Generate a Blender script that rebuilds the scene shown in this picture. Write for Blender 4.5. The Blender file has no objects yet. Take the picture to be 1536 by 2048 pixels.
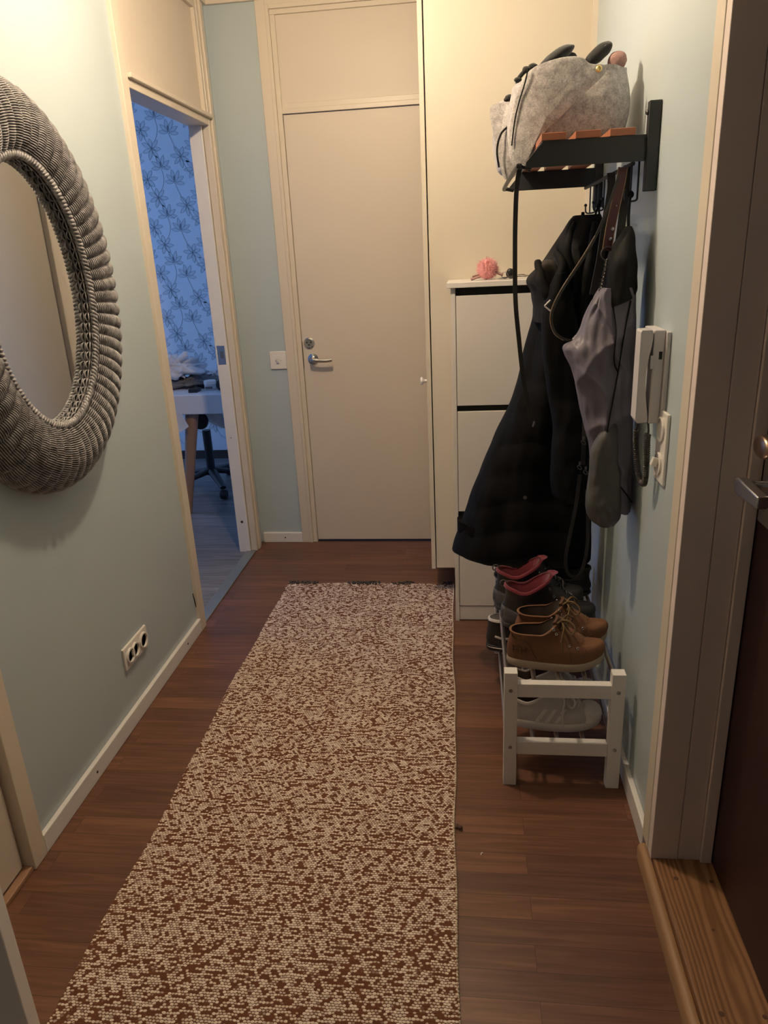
import bpy, math, random
from mathutils import Vector, Matrix, noise
PI = math.pi
random.seed(7)
S = bpy.context.scene
COL = S.collection

# ------------------------------------------------------------------ camera
YAW, PITCH, ROLL, FPX, CAMH = 0.125103829, 0.340716579, -0.0496136569, 1460.80798, 1.46
_f = Vector((-math.sin(YAW)*math.cos(PITCH), math.cos(YAW)*math.cos(PITCH), -math.sin(PITCH)))
_r0 = Vector((math.cos(YAW), math.sin(YAW), 0)); _u0 = _r0.cross(_f)
_r = _r0*math.cos(ROLL) + _u0*math.sin(ROLL)
_u = -_r0*math.sin(ROLL) + _u0*math.cos(ROLL)
cd = bpy.data.cameras.new('camera'); cam = bpy.data.objects.new('camera', cd); COL.objects.link(cam)
cd.sensor_fit = 'VERTICAL'; cd.sensor_height = 36.0; cd.sensor_width = 36.0
cd.lens = 36.0*FPX/2048.0; cd.clip_start = 0.02
M = Matrix((( _r.x, _u.x, -_f.x, 0), (_r.y, _u.y, -_f.y, 0), (_r.z, _u.z, -_f.z, CAMH), (0,0,0,1)))
cam.matrix_world = M
S.camera = cam

def ray(px, py):
    return _r*((px-768)/FPX) + _u*(-(py-1024)/FPX) + _f
def at(px, py, Y):
    """point of the plane y=Y seen at a photo position"""
    d = ray(px, py); t = Y/d.y
    return Vector((0, 0, CAMH)) + d*t
def atx(px, py, X):
    d = ray(px, py); t = X/d.x
    return Vector((0, 0, CAMH)) + d*t
def atz(px, py, Z):
    d = ray(px, py); t = (Z-CAMH)/d.z
    return Vector((0, 0, CAMH)) + d*t

# ------------------------------------------------------------------ light and exposure
vs = S.view_settings
S.display_settings.display_device = 'sRGB'
vs.view_transform = 'Standard'; vs.look = 'None'; vs.gamma = 1.0; vs.exposure = 0.15
vs.use_curve_mapping = False
W = bpy.data.worlds.new('world'); S.world = W; W.use_nodes = True
W.node_tree.nodes['Background'].inputs[0].default_value = (0.25, 0.45, 1.0, 1)
W.node_tree.nodes['Background'].inputs[1].default_value = 0.6

LAMP = Vector((-0.45, 2.05, 2.40))
def light(name, kind, loc, power, color, size=0.1, size_y=None, rot=(0,0,0)):
    l = bpy.data.lights.new(name, kind); l.energy = power; l.color = color
    if kind == 'AREA':
        l.shape = 'RECTANGLE'; l.size = size; l.size_y = size_y or size
    else:
        l.shadow_soft_size = size
    o = bpy.data.objects.new(name, l); COL.objects.link(o); o.location = loc; o.rotation_euler = rot
    return o
LAMP_POWER, LAMP_COL = 49.0, (1.0, 0.765, 0.53)   # radiant watts of the opal bulb built at the end
# daylight through the bedroom window (in the bedroom's left wall)
light('window_daylight', 'AREA', (-4.35, 4.25, 1.5), 30.0, (0.25, 0.46, 1.0), 1.7, 1.2, (0, -PI/2, 0))
# weak daylight from the room behind the camera
light('kitchen_daylight', 'AREA', (-0.75, -1.15, 1.0), 0.35, (0.66, 0.76, 1.0), 0.7, 0.9, (PI/2, 0, 0))

# ------------------------------------------------------------------ materials
def newmat(name):
    m = bpy.data.materials.new(name); m.use_nodes = True
    nt = m.node_tree; b = nt.nodes['Principled BSDF']
    return m, nt, b
def node(nt, t, **kw):
    n = nt.nodes.new(t)
    for k, v in kw.items(): setattr(n, k, v)
    return n
def simple(name, col, rough=0.5, metal=0.0, var=0.06, scale=30.0, bump=0.0, bscale=200.0, spec=None, sheen=0.0, stretch=(1,1,1), coat=0.0):
    m, nt, b = newmat(name)
    tc = node(nt, 'ShaderNodeTexCoord'); mp = node(nt, 'ShaderNodeMapping'); mp.inputs['Scale'].default_value = stretch
    nt.links.new(tc.outputs['Object'], mp.inputs[0])
    nz = node(nt, 'ShaderNodeTexNoise'); nz.inputs['Scale'].default_value = scale; nz.inputs['Detail'].default_value = 4
    nt.links.new(mp.outputs[0], nz.inputs['Vector'])
    mx = node(nt, 'ShaderNodeMix', data_type='RGBA')
    c = Vector(col)
    mx.inputs[6].default_value = (*(c*(1-var)), 1); mx.inputs[7].default_value = (*[min(1, v) for v in c*(1+var)], 1)
    nt.links.new(nz.outputs['Fac'], mx.inputs[0]); nt.links.new(mx.outputs[2], b.inputs['Base Color'])
    b.inputs['Roughness'].default_value = rough; b.inputs['Metallic'].default_value = metal
    if spec is not None: b.inputs['Specular IOR Level'].default_value = spec
    if sheen: b.inputs['Sheen Weight'].default_value = sheen
    if coat: b.inputs['Coat Weight'].default_value = coat
    if bump:
        n2 = node(nt, 'ShaderNodeTexNoise'); n2.inputs['Scale'].default_value = bscale; n2.inputs['Detail'].default_value = 3
        nt.links.new(mp.outputs[0], n2.inputs['Vector'])
        bp = node(nt, 'ShaderNodeBump'); bp.inputs['Strength'].default_value = bump; bp.inputs['Distance'].default_value = 0.002
        nt.links.new(n2.outputs['Fac'], bp.inputs['Height']); nt.links.new(bp.outputs[0], b.inputs['Normal'])
    return m

M_blue   = simple('blue_wall_paint', (0.455, 0.535, 0.565), 0.42, var=0.02, scale=3, bump=0.12, bscale=160, spec=0.4)
M_ceil   = simple('ceiling_paint', (0.80, 0.78, 0.72), 0.8, var=0.02, scale=4)
M_cream  = simple('cream_paint', (0.68, 0.61, 0.51), 0.38, var=0.02, scale=5, bump=0.05, bscale=120)
M_door   = simple('door_laminate', (0.67, 0.60, 0.51), 0.45, var=0.02, scale=3, bump=0.04, bscale=150)
M_closet = simple('wardrobe_laminate', (0.62, 0.565, 0.465), 0.42, var=0.015, scale=3)
M_white  = simple('white_gloss_paint', (0.80, 0.78, 0.76), 0.32, var=0.02, scale=20)
M_jamb   = simple('grey_white_jamb_paint', (0.78, 0.68, 0.64), 0.45, var=0.03, scale=6, bump=0.05, bscale=90)
M_cab    = simple('white_cabinet_laminate', (0.76, 0.73, 0.70), 0.4, var=0.015, scale=4)
M_black  = simple('black_plastic', (0.012, 0.012, 0.012), 0.4)
M_gap    = simple('black_gap_lining', (0.01, 0.01, 0.01), 0.7)
M_blackm = simple('black_powder_coat', (0.018, 0.019, 0.021), 0.45, bump=0.1, bscale=900)
M_chrome = simple('chrome', (0.62, 0.62, 0.62), 0.16, 1.0, var=0.02)
M_steel  = simple('brushed_steel', (0.45, 0.45, 0.46), 0.35, 1.0, var=0.05)
M_plate  = simple('white_plastic', (0.80, 0.77, 0.72), 0.35, var=0.01)
M_phone  = simple('intercom_plastic', (0.60, 0.58, 0.59), 0.4, var=0.01)
M_dkhole = simple('dark_socket_hole', (0.02, 0.02, 0.02), 0.8)
M_maroon = simple('maroon_entry_door', (0.026, 0.0065, 0.006), 0.5, var=0.2, scale=12, stretch=(1, 1, 0.1))
M_mirror = simple('mirror_glass', (0.88, 0.90, 0.90), 0.015, 1.0, var=0.0)
M_coat   = simple('black_puffer_fabric', (0.0028, 0.0029, 0.0034), 0.8, var=0.2, scale=15, bump=0.3, bscale=120, spec=0.16)
M_hood   = simple('charcoal_hood_fabric', (0.0075, 0.0072, 0.007), 0.8, var=0.2, scale=20, bump=0.3, bscale=90, spec=0.2)
M_hoodin = simple('brown_grey_hood_lining', (0.035, 0.028, 0.025), 0.8, var=0.2, scale=20, bump=0.3, bscale=60)
M_jgrey  = simple('grey_lilac_nylon', (0.150, 0.138, 0.175), 0.50, var=0.08, scale=6, bump=0.9, bscale=28, spec=0.4, stretch=(1, 1, 0.45))
M_jolive = simple('olive_grey_nylon', (0.080, 0.078, 0.075), 0.55, var=0.1, scale=6, bump=0.35, bscale=45)
M_jblack = simple('black_nylon', (0.006, 0.006, 0.006), 0.7, spec=0.2, var=0.1, bump=0.2, bscale=60)
M_leath  = simple('black_leather_strap', (0.018, 0.016, 0.015), 0.42, var=0.2, bump=0.2, bscale=400)
M_maroonl= simple('maroon_leather', (0.075, 0.016, 0.022), 0.42, var=0.2, bump=0.2, bscale=300)
M_tanedge= simple('tan_stitched_edge', (0.30, 0.20, 0.12), 0.6)
M_dmetal = simple('dark_nickel', (0.20, 0.19, 0.18), 0.3, 1.0)
M_copper = simple('copper_brown_metal', (0.42, 0.30, 0.23), 0.3, 1.0)
M_boot   = simple('tan_nubuck', (0.150, 0.064, 0.027), 0.75, var=0.16, scale=22, bump=0.3, bscale=220)
M_bootd  = simple('dark_tan_leather', (0.085, 0.036, 0.016), 0.6, var=0.15, scale=30, bump=0.2, bscale=220)
M_bsole  = simple('cream_rubber_sole', (0.36, 0.29, 0.215), 0.6, var=0.14, scale=20)
M_lace   = simple('yellow_brown_lace', (0.13, 0.078, 0.030), 0.8, bump=0.4, bscale=900)
M_dlin   = simple('dark_boot_lining', (0.028, 0.018, 0.013), 0.95)
M_red    = simple('red_fleece_lining', (0.15, 0.007, 0.020), 0.9, var=0.15, sheen=0.4, bump=0.4, bscale=500)
M_sblack = simple('black_shoe_leather', (0.012, 0.011, 0.011), 0.5, var=0.15, bump=0.25, bscale=250)
M_sgrey  = simple('grey_heel_rubber', (0.075, 0.072, 0.076), 0.65, var=0.1)
M_snk    = simple('dirty_white_suede', (0.42, 0.385, 0.37), 0.85, var=0.12, scale=50, bump=0.3, bscale=350)
M_snks   = simple('white_shoe_leather', (0.56, 0.52, 0.50), 0.5, var=0.05)
M_plush  = simple('white_plush_collar', (0.62, 0.58, 0.55), 0.95, bump=0.8, bscale=300)
M_slat   = simple('reddish_wood_slat', (0.36, 0.135, 0.07), 0.45, var=0.14, scale=20, stretch=(1, 0.08, 1))
M_rod    = simple('satin_rod_metal', (0.50, 0.47, 0.45), 0.32, 1.0)
M_pink   = simple('pink_faux_fur', (0.78, 0.36, 0.36), 0.9, var=0.12, scale=60, sheen=0.5)
M_ros    = simple('dusty_pink_knit', (0.34, 0.20, 0.18), 0.9, bump=0.6, bscale=250)
M_glove  = simple('black_wool', (0.009, 0.010, 0.009), 0.9, sheen=0.3, bump=0.5, bscale=300)
M_brass  = simple('brass_stud', (0.75, 0.58, 0.25), 0.3, 1.0)
M_cord   = simple('dark_coiled_cord', (0.055, 0.050, 0.042), 0.4)
M_desk   = simple('white_desk_lacquer', (0.70, 0.70, 0.72), 0.35, var=0.02)
M_oak    = simple('brown_wooden_leg', (0.34, 0.19, 0.11), 0.5, var=0.2, scale=25, stretch=(1, 1, 0.1))
M_cloth1 = simple('white_laundry', (0.70, 0.68, 0.68), 0.9, var=0.06, bump=0.4, bscale=120)
M_cloth2 = simple('grey_laundry', (0.17, 0.16, 0.155), 0.9, var=0.12, bump=0.4, bscale=120)
M_shell  = simple('white_chair_shell', (0.80, 0.78, 0.77), 0.4)
M_strip  = simple('grey_metal_threshold', (0.30, 0.31, 0.29), 0.4, 0.6, stretch=(1, 0.05, 1))

def felt():
    m, nt, b = newmat('grey_felt')
    tc = node(nt, 'ShaderNodeTexCoord')
    n1 = node(nt, 'ShaderNodeTexNoise'); n1.inputs['Scale'].default_value = 260; n1.inputs['Detail'].default_value = 6
    n2 = node(nt, 'ShaderNodeTexNoise'); n2.inputs['Scale'].default_value = 60; n2.inputs['Detail'].default_value = 3
    nt.links.new(tc.outputs['Object'], n1.inputs['Vector']); nt.links.new(tc.outputs['Object'], n2.inputs['Vector'])
    ad = node(nt, 'ShaderNodeMath', operation='ADD'); ad.use_clamp = False
    nt.links.new(n1.outputs['Fac'], ad.inputs[0]); nt.links.new(n2.outputs['Fac'], ad.inputs[1])
    cr = node(nt, 'ShaderNodeValToRGB'); cr.color_ramp.elements[0].position = 0.36; cr.color_ramp.elements[1].position = 0.66
    cr.color_ramp.elements[0].color = (0.25, 0.235, 0.23, 1); cr.color_ramp.elements[1].color = (0.55, 0.53, 0.52, 1)
    hf = node(nt, 'ShaderNodeMath', operation='MULTIPLY'); hf.inputs[1].default_value = 0.5
    nt.links.new(ad.outputs[0], hf.inputs[0]); nt.links.new(hf.outputs[0], cr.inputs[0])
    nt.links.new(cr.outputs[0], b.inputs['Base Color']); b.inputs['Roughness'].default_value = 1.0
    b.inputs['Sheen Weight'].default_value = 0.3
    bp = node(nt, 'ShaderNodeBump'); bp.inputs['Strength'].default_value = 0.6; bp.inputs['Distance'].default_value = 0.002
    nt.links.new(n1.outputs['Fac'], bp.inputs['Height']); nt.links.new(bp.outputs[0], b.inputs['Normal'])
    return m
M_felt = felt()

def plankmat(name, cols, row=0.065, length=0.75, grey=False, rough=0.38):
    """laminate boards running along x"""
    m, nt, b = newmat(name)
    tc = node(nt, 'ShaderNodeTexCoord')
    br = node(nt, 'ShaderNodeTexBrick'); br.offset = 0.37; br.offset_frequency = 2; br.squash = 1.0
    br.inputs['Scale'].default_value = 1.0; br.inputs['Mortar Size'].default_value = 0.0006; br.inputs['Mortar Smooth'].default_value = 0.3
    br.inputs['Brick Width'].default_value = length; br.inputs['Row Height'].default_value = row
    br.inputs['Color1'].default_value = (0.0, 0, 0, 1); br.inputs['Color2'].default_value = (1, 1, 1, 1); br.inputs['Mortar'].default_value = (0.2, 0.2, 0.2, 1)
    nt.links.new(tc.outputs['Object'], br.inputs['Vector'])
    mp = node(nt, 'ShaderNodeMapping'); mp.inputs['Scale'].default_value = (2.2, 38, 1)
    nt.links.new(tc.outputs['Object'], mp.inputs[0])
    vm = node(nt, 'ShaderNodeVectorMath', operation='MULTIPLY_ADD')
    vm.inputs[1].default_value = (13, 7, 3)
    nt.links.new(br.outputs['Color'], vm.inputs[0]); nt.links.new(mp.outputs[0], vm.inputs[2])
    n1 = node(nt, 'ShaderNodeTexNoise'); n1.inputs['Scale'].default_value = 1.6; n1.inputs['Detail'].default_value = 6; n1.inputs['Distortion'].default_value = 0.9
    nt.links.new(vm.outputs[0], n1.inputs['Vector'])
    cr = node(nt, 'ShaderNodeValToRGB')
    cr.color_ramp.elements[0].position = 0.28; cr.color_ramp.elements[1].position = 0.72
    cr.color_ramp.elements[0].color = (*cols[0], 1); cr.color_ramp.elements[1].color = (*cols[2], 1)
    e = cr.color_ramp.elements.new(0.5); e.color = (*cols[1], 1)
    nt.links.new(n1.outputs['Fac'], cr.inputs[0])
    hs = node(nt, 'ShaderNodeHueSaturation')
    mr = node(nt, 'ShaderNodeMapRange'); mr.inputs[3].default_value = 0.80; mr.inputs[4].default_value = 1.22
    nt.links.new(br.outputs['Color'], mr.inputs[0]); nt.links.new(mr.outputs[0], hs.inputs['Value'])
    nt.links.new(cr.outputs[0], hs.inputs['Color'])
    mm = node(nt, 'ShaderNodeMix', data_type='RGBA'); mm.inputs[7].default_value = (*[c*0.35 for c in cols[0]], 1)
    nt.links.new(br.outputs['Fac'], mm.inputs[0]); nt.links.new(hs.outputs[0], mm.inputs[6])
    nt.links.new(mm.outputs[2], b.inputs['Base Color'])
    b.inputs['Roughness'].default_value = rough
    bp = node(nt, 'ShaderNodeBump'); bp.inputs['Strength'].default_value = 0.08; bp.inputs['Distance'].default_value = 0.001
    nt.links.new(n1.outputs['Fac'], bp.inputs['Height']); nt.links.new(bp.outputs[0], b.inputs['Normal'])
    return m
M_floor = plankmat('walnut_laminate', ((0.088, 0.037, 0.021), (0.132, 0.057, 0.032), (0.182, 0.085, 0.049)))
M_floor2 = plankmat('grey_laminate', ((0.10, 0.095, 0.095), (0.17, 0.16, 0.155), (0.26, 0.245, 0.23)), row=0.19, length=1.3)

def pinemat():
    m, nt, b = newmat('worn_pine')
    tc = node(nt, 'ShaderNodeTexCoord'); mp = node(nt, 'ShaderNodeMapping'); mp.inputs['Scale'].default_value = (1, 0.13, 1)
    mp.inputs['Rotation'].default_value = (0, 0, 0.02)
    nt.links.new(tc.outputs['Object'], mp.inputs[0])
    wv = node(nt, 'ShaderNodeTexWave'); wv.wave_type = 'RINGS'; wv.rings_direction = 'Y'
    wv.inputs['Scale'].default_value = 42; wv.inputs['Distortion'].default_value = 6; wv.inputs['Detail'].default_value = 3; wv.inputs['Detail Scale'].default_value = 0.6
    nt.links.new(mp.outputs[0], wv.inputs['Vector'])
    n1 = node(nt, 'ShaderNodeTexNoise'); n1.inputs['Scale'].default_value = 9; n1.inputs['Detail'].default_value = 4
    nt.links.new(mp.outputs[0], n1.inputs['Vector'])
    cr = node(nt, 'ShaderNodeValToRGB'); cr.color_ramp.elements[0].position = 0.0; cr.color_ramp.elements[1].position = 0.75
    cr.color_ramp.elements[0].color = (0.19, 0.088, 0.034, 1); cr.color_ramp.elements[1].color = (0.33, 0.175, 0.082, 1)
    nt.links.new(wv.outputs['Fac'], cr.inputs[0])
    mx = node(nt, 'ShaderNodeMix', data_type='RGBA', blend_type='MULTIPLY'); mx.inputs[0].default_value = 0.75
    cr2 = node(nt, 'ShaderNodeValToRGB'); cr2.color_ramp.elements[0].position = 0.3; cr2.color_ramp.elements[1].position = 0.65
    cr2.color_ramp.elements[0].color = (0.60, 0.52, 0.42, 1); cr2.color_ramp.elements[1].color = (1, 1, 1, 1)
    nt.links.new(n1.outputs['Fac'], cr2.inputs[0])
    nt.links.new(cr.outputs[0], mx.inputs[6]); nt.links.new(cr2.outputs[0], mx.inputs[7])
    nt.links.new(mx.outputs[2], b.inputs['Base Color']); b.inputs['Roughness'].default_value = 0.5
    bp = node(nt, 'ShaderNodeBump'); bp.inputs['Strength'].default_value = 0.4; bp.inputs['Distance'].default_value = 0.001
    nt.links.new(wv.outputs['Fac'], bp.inputs['Height']); nt.links.new(bp.outputs[0], b.inputs['Normal'])
    return m
M_pine = pinemat()
M_pines = simple('pale_pine_strip', (0.34, 0.20, 0.105), 0.5, var=0.12, scale=14, stretch=(1, 0.08, 1))

def rugmat():
    m, nt, b = newmat('speckled_rug_weave')
    L = nt.links.new
    def mth(op, a, b_=None, c_=None):
        n = node(nt, 'ShaderNodeMath', operation=op)
        for i, v in enumerate((a, b_, c_)):
            if v is None: continue
            if isinstance(v, (int, float)): n.inputs[i].default_value = v
            else: L(v, n.inputs[i])
        return n.outputs[0]
    tc = node(nt, 'ShaderNodeTexCoord')
    # slightly wobbling coordinates
    nw = node(nt, 'ShaderNodeTexNoise'); nw.inputs['Scale'].default_value = 45; nw.inputs['Detail'].default_value = 3
    L(tc.outputs['Object'], nw.inputs['Vector'])
    vm = node(nt, 'ShaderNodeVectorMath', operation='MULTIPLY_ADD'); vm.inputs[1].default_value = (0.009, 0.008, 0); L(nw.outputs['Color'], vm.inputs[0]); L(tc.outputs['Object'], vm.inputs[2])
    sp = node(nt, 'ShaderNodeSeparateXYZ'); L(vm.outputs[0], sp.inputs[0])
    u = mth('MULTIPLY', sp.outputs['X'], 128.0); v = mth('MULTIPLY', sp.outputs['Y'], 170.0)
    row = mth('FLOOR', v)
    uo = mth('MULTIPLY_ADD', row, 0.5, u)
    colm = mth('FLOOR', uo)
    fu = mth('SUBTRACT', mth('FRACT', uo), 0.5); fv = mth('SUBTRACT', mth('FRACT', v), 0.5)
    # rounded stitch: squashed radial distance
    d = mth('SQRT', mth('ADD', mth('MULTIPLY', fu, fu), mth('MULTIPLY', mth('MULTIPLY', fv, fv), 1.15)))
    # per-row, stretched noise decides where the brown yarn shows
    cx = node(nt, 'ShaderNodeCombineXYZ'); L(mth('MULTIPLY', colm, 0.38), cx.inputs[0]); L(mth('MULTIPLY', row, 0.95), cx.inputs[1])
    n1 = node(nt, 'ShaderNodeTexNoise'); n1.noise_dimensions = '2D'; n1.inputs['Scale'].default_value = 1.0; n1.inputs['Detail'].default_value = 2; n1.inputs['Roughness'].default_value = 0.6
    L(cx.outputs[0], n1.inputs['Vector'])
    n3 = node(nt, 'ShaderNodeTexNoise'); n3.noise_dimensions = '2D'; n3.inputs['Scale'].default_value = 9.0; n3.inputs['Detail'].default_value = 2
    L(tc.outputs['Object'], n3.inputs['Vector'])
    th = mth('MULTIPLY_ADD', n3.outputs['Fac'], 0.14, n1.outputs['Fac'])
    brown = node(nt, 'ShaderNodeMapRange'); brown.inputs[1].default_value = 0.60; brown.inputs[2].default_value = 0.625; L(th, brown.inputs[0])
    wn = node(nt, 'ShaderNodeTexWhiteNoise'); wn.noise_dimensions = '2D'; L(cx.outputs[0], wn.inputs['Vector'])
    lim = mth('MULTIPLY_ADD', wn.outputs['Value'], 0.16, 0.32)
    gap = node(nt, 'ShaderNodeMapRange'); gap.inputs[2].default_value = 0.10; gap.inputs[1].default_value = 0.0; L(mth('SUBTRACT', d, lim), gap.inputs[0])
    cr = node(nt, 'ShaderNodeMix', data_type='RGBA'); cr.inputs[6].default_value = (0.62, 0.50, 0.41, 1); cr.inputs[7].default_value = (0.84, 0.74, 0.64, 1); L(wn.outputs['Value'], cr.inputs[0])
    c1 = node(nt, 'ShaderNodeMix', data_type='RGBA'); c1.inputs[7].default_value = (0.16, 0.072, 0.042, 1)
    L(gap.outputs[0], c1.inputs[0]); L(cr.outputs[2], c1.inputs[6])
    c2 = node(nt, 'ShaderNodeMix', data_type='RGBA'); c2.inputs[7].default_value = (0.15, 0.060, 0.033, 1)
    L(brown.outputs[0], c2.inputs[0]); L(c1.outputs[2], c2.inputs[6])
    L(c2.outputs[2], b.inputs['Base Color'])
    b.inputs['Roughness'].default_value = 0.95; b.inputs['Specular IOR Level'].default_value = 0.1
    bp = node(nt, 'ShaderNodeBump'); bp.invert = True; bp.inputs['Strength'].default_value = 0.6; bp.inputs['Distance'].default_value = 0.003
    L(d, bp.inputs['Height']); L(bp.outputs[0], b.inputs['Normal'])
    return m
M_rug = rugmat()
M_fringe = simple('dark_rug_fringe', (0.05, 0.045, 0.045), 0.95)

def wickermat():
    m, nt, b = newmat('grey_wicker')
    tc = node(nt, 'ShaderNodeTexCoord')
    n1 = node(nt, 'ShaderNodeTexNoise'); n1.inputs['Scale'].default_value = 45; n1.inputs['Detail'].default_value = 5
    nt.links.new(tc.outputs['Object'], n1.inputs['Vector'])
    cr = node(nt, 'ShaderNodeValToRGB'); cr.color_ramp.elements[0].position = 0.3; cr.color_ramp.elements[1].position = 0.7
    cr.color_ramp.elements[0].color = (0.13, 0.126, 0.128, 1); cr.color_ramp.elements[1].color = (0.41, 0.40, 0.405, 1)
    nt.links.new(n1.outputs['Fac'], cr.inputs[0]); nt.links.new(cr.outputs[0], b.inputs['Base Color'])
    b.inputs['Roughness'].default_value = 0.42
    return m
M_wick = wickermat()
M_wback = simple('dark_wicker_core', (0.055, 0.048, 0.042), 0.8)
M_paper = simple('pale_wallpaper', (0.82, 0.84, 0.86), 0.7, var=0.03, scale=8, bump=0.1, bscale=90)
M_petal = simple('wallpaper_petal_tint', (0.66, 0.69, 0.71), 0.6, var=0.05)
M_line  = simple('wallpaper_print_line', (0.22, 0.25, 0.28), 0.6)

# ------------------------------------------------------------------ geometry helpers
class MB:
    def __init__(s): s.v = []; s.f = []; s.mi = []; s.cur = 0
    def add(s, vs_, fs):
        o = len(s.v); s.v += [Vector(p) for p in vs_]
        for f in fs: s.f.append([i+o for i in f]); s.mi.append(s.cur)
        return s
    def box(s, x0, x1, y0, y1, z0, z1):
        return s.add([(x0,y0,z0),(x1,y0,z0),(x1,y1,z0),(x0,y1,z0),(x0,y0,z1),(x1,y0,z1),(x1,y1,z1),(x0,y1,z1)],
              [(0,3,2,1),(4,5,6,7),(0,1,5,4),(1,2,6,5),(2,3,7,6),(3,0,4,7)])
    def obox(s, c, size, rot=None):
        c = Vector(c); h = Vector(size)/2; R = rot or Matrix.Identity(3)
        P = [c + R @ Vector((sx*h.x, sy*h.y, sz*h.z)) for sz in (-1,1) for sx, sy in ((-1,-1),(1,-1),(1,1),(-1,1))]
        return s.add(P, [(0,3,2,1),(4,5,6,7),(0,1,5,4),(1,2,6,5),(2,3,7,6),(3,0,4,7)])
    def prism(s, poly, axis, a, b):
        """polygon (list of 2d) extruded along axis from a to b"""
        def mk(p, t):
            return {'x': (t, p[0], p[1]), 'y': (p[0], t, p[1]), 'z': (p[0], p[1], t)}[axis]
        n = len(poly)
        P = [mk(p, a) for p in poly] + [mk(p, b) for p in poly]
        F = [list(range(n))[::-1], [i+n for i in range(n)]] + [(i, (i+1) % n, (i+1) % n+n, i+n) for i in range(n)]
        return s.add(P, F)
    def rings(s, R, cap0=True, cap1=True, closed=False):
        n = len(R[0]); o = len(s.v)
        P = [p for r in R for p in r]; F = []
        m = len(R); last = m if closed else m-1
        for i in range(last):
            j = (i+1) % m
            for k in range(n):
                l = (k+1) % n
                F.append((i*n+k, i*n+l, j*n+l, j*n+k))
        if not closed:
            if cap0: F.append(list(range(n))[::-1])
            if cap1: F.append([(m-1)*n+k for k in range(n)])
        return s.add(P, F)
    def tube(s, pts, r, n=8, closed=False, flat=None, up=None):
        """tube along points; r number or list; flat=(a,b) gives an elliptic section a along 'up'-side, b across"""
        pts = [Vector(p) for p in pts]; m = len(pts); R = []; prev = None
        for i, p in enumerate(pts):
            if closed: t = pts[(i+1) % m] - pts[i-1]
            else: t = pts[min(i+1, m-1)] - pts[max(i-1, 0)]
            if t.length < 1e-9: t = Vector((0,0,1))
            t.normalize()
            if up is not None: a = Vector(up) - t*Vector(up).dot(t)
            elif prev is None:
                a = Vector((0,0,1)) if abs(t.z) < 0.9 else Vector((1,0,0)); a = a - t*a.dot(t)
            else: a = prev - t*prev.dot(t)
            if a.length < 1e-6: a = t.orthogonal()
            a.normalize(); prev = a; b = t.cross(a)
            rr = r[i] if isinstance(r, (list, tuple)) else r
            fa, fb = flat if flat else (1, 1)
            R.append([p + a*math.cos(2*PI*k/n)*rr*fa + b*math.sin(2*PI*k/n)*rr*fb for k in range(n)])
        return s.rings(R, closed=closed)
    def lathe(s, prof, c, axis='z', n=32, cap=True):
        """prof list of (r, h)"""
        c = Vector(c); R = []
        for r, h in prof:
            ring = []
            for k in range(n):
                a = 2*PI*k/n; u, v = r*math.cos(a), r*math.sin(a)
                q = {'z': (u, v, h), 'x': (h, u, v), 'y': (v, h, u), '-x': (-h, v, u), '-y': (u, -h, v)}[axis]
                ring.append(c + Vector(q))
            R.append(ring)
        return s.rings(R, cap, cap)
    def torus(s, c, R_, r_, normal, n=20, m=6, sx=1.0):
        nrm = Vector(normal).normalized(); a = nrm.orthogonal().normalized(); b = nrm.cross(a)
        pts = [Vector(c) + a*R_*math.cos(2*PI*i/n)*sx + b*R_*math.sin(2*PI*i/n) for i in range(n)]
        return s.tube(pts, r_, m, closed=True)
    def blob(s, c, rad, rot=None, amp=0.12, freq=12, nu=24, nv=16, seed=0):
        c = Vector(c); Rm = rot or Matrix.Identity(3); R = []
        for j in range(nv+1):
            ph = PI*(j/nv); ph = min(max(ph, 0.03), PI-0.03); ring = []
            for i in range(nu):
                th = 2*PI*i/nu
                d = Vector((math.sin(ph)*math.cos(th), math.sin(ph)*math.sin(th), math.cos(ph)))
                q = Vector((d.x*rad[0], d.y*rad[1], d.z*rad[2]))
                k = 1 + amp*noise.noise(q*freq + Vector((seed, seed*1.7, 0))) + amp*0.5*noise.noise(q*freq*2.3 + Vector((seed, 3, 1)))
                ring.append(c + Rm @ (q*k))
            R.append(ring)
        return s.rings(R)
    def build(s, name, mat, parent=None, smooth=None, bevel=0, seg=2, mats=None, sub=0):
        root = parent
        while root is not None and root.parent is not None: root = root.parent
        if parent is None:
            lo = Vector([min(v[i] for v in s.v) for i in range(3)]); hi = Vector([max(v[i] for v in s.v) for i in range(3)])
            off = Vector(((lo.x+hi.x)/2, (lo.y+hi.y)/2, lo.z))
        else: off = ROOTLOC[root.name]
        me = bpy.data.meshes.new(name)
        me.from_pydata([v - off for v in s.v], [], s.f)
        me.validate(); me.update()
        o = bpy.data.objects.new(name, me); COL.objects.link(o)
        for mm in (mats or [mat]): me.materials.append(mm)
        if mats and len(me.polygons) == len(s.mi):
            me.polygons.foreach_set('material_index', s.mi)
        if parent is not None: o.parent = parent
        else: o.location = off; ROOTLOC[o.name] = off
        if smooth is not None:
            me.shade_smooth()
            if smooth < 180: me.set_sharp_from_angle(angle=math.radians(smooth))
        if bevel:
            bm_ = o.modifiers.new('bevel', 'BEVEL'); bm_.width = bevel; bm_.segments = seg; bm_.limit_method = 'ANGLE'
            bm_.angle_limit = math.radians(40)
        if sub:
            sb = o.modifiers.new('subdivision', 'SUBSURF'); sb.levels = sub; sb.render_levels = sub
        return o
ROOTLOC = {}
def tag(o, label=None, cat=None, group=None, kind=None):
    if label: o['label'] = label
    if cat: o['category'] = cat
    if group: o['group'] = group
    if kind: o['kind'] = kind
    return o
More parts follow.
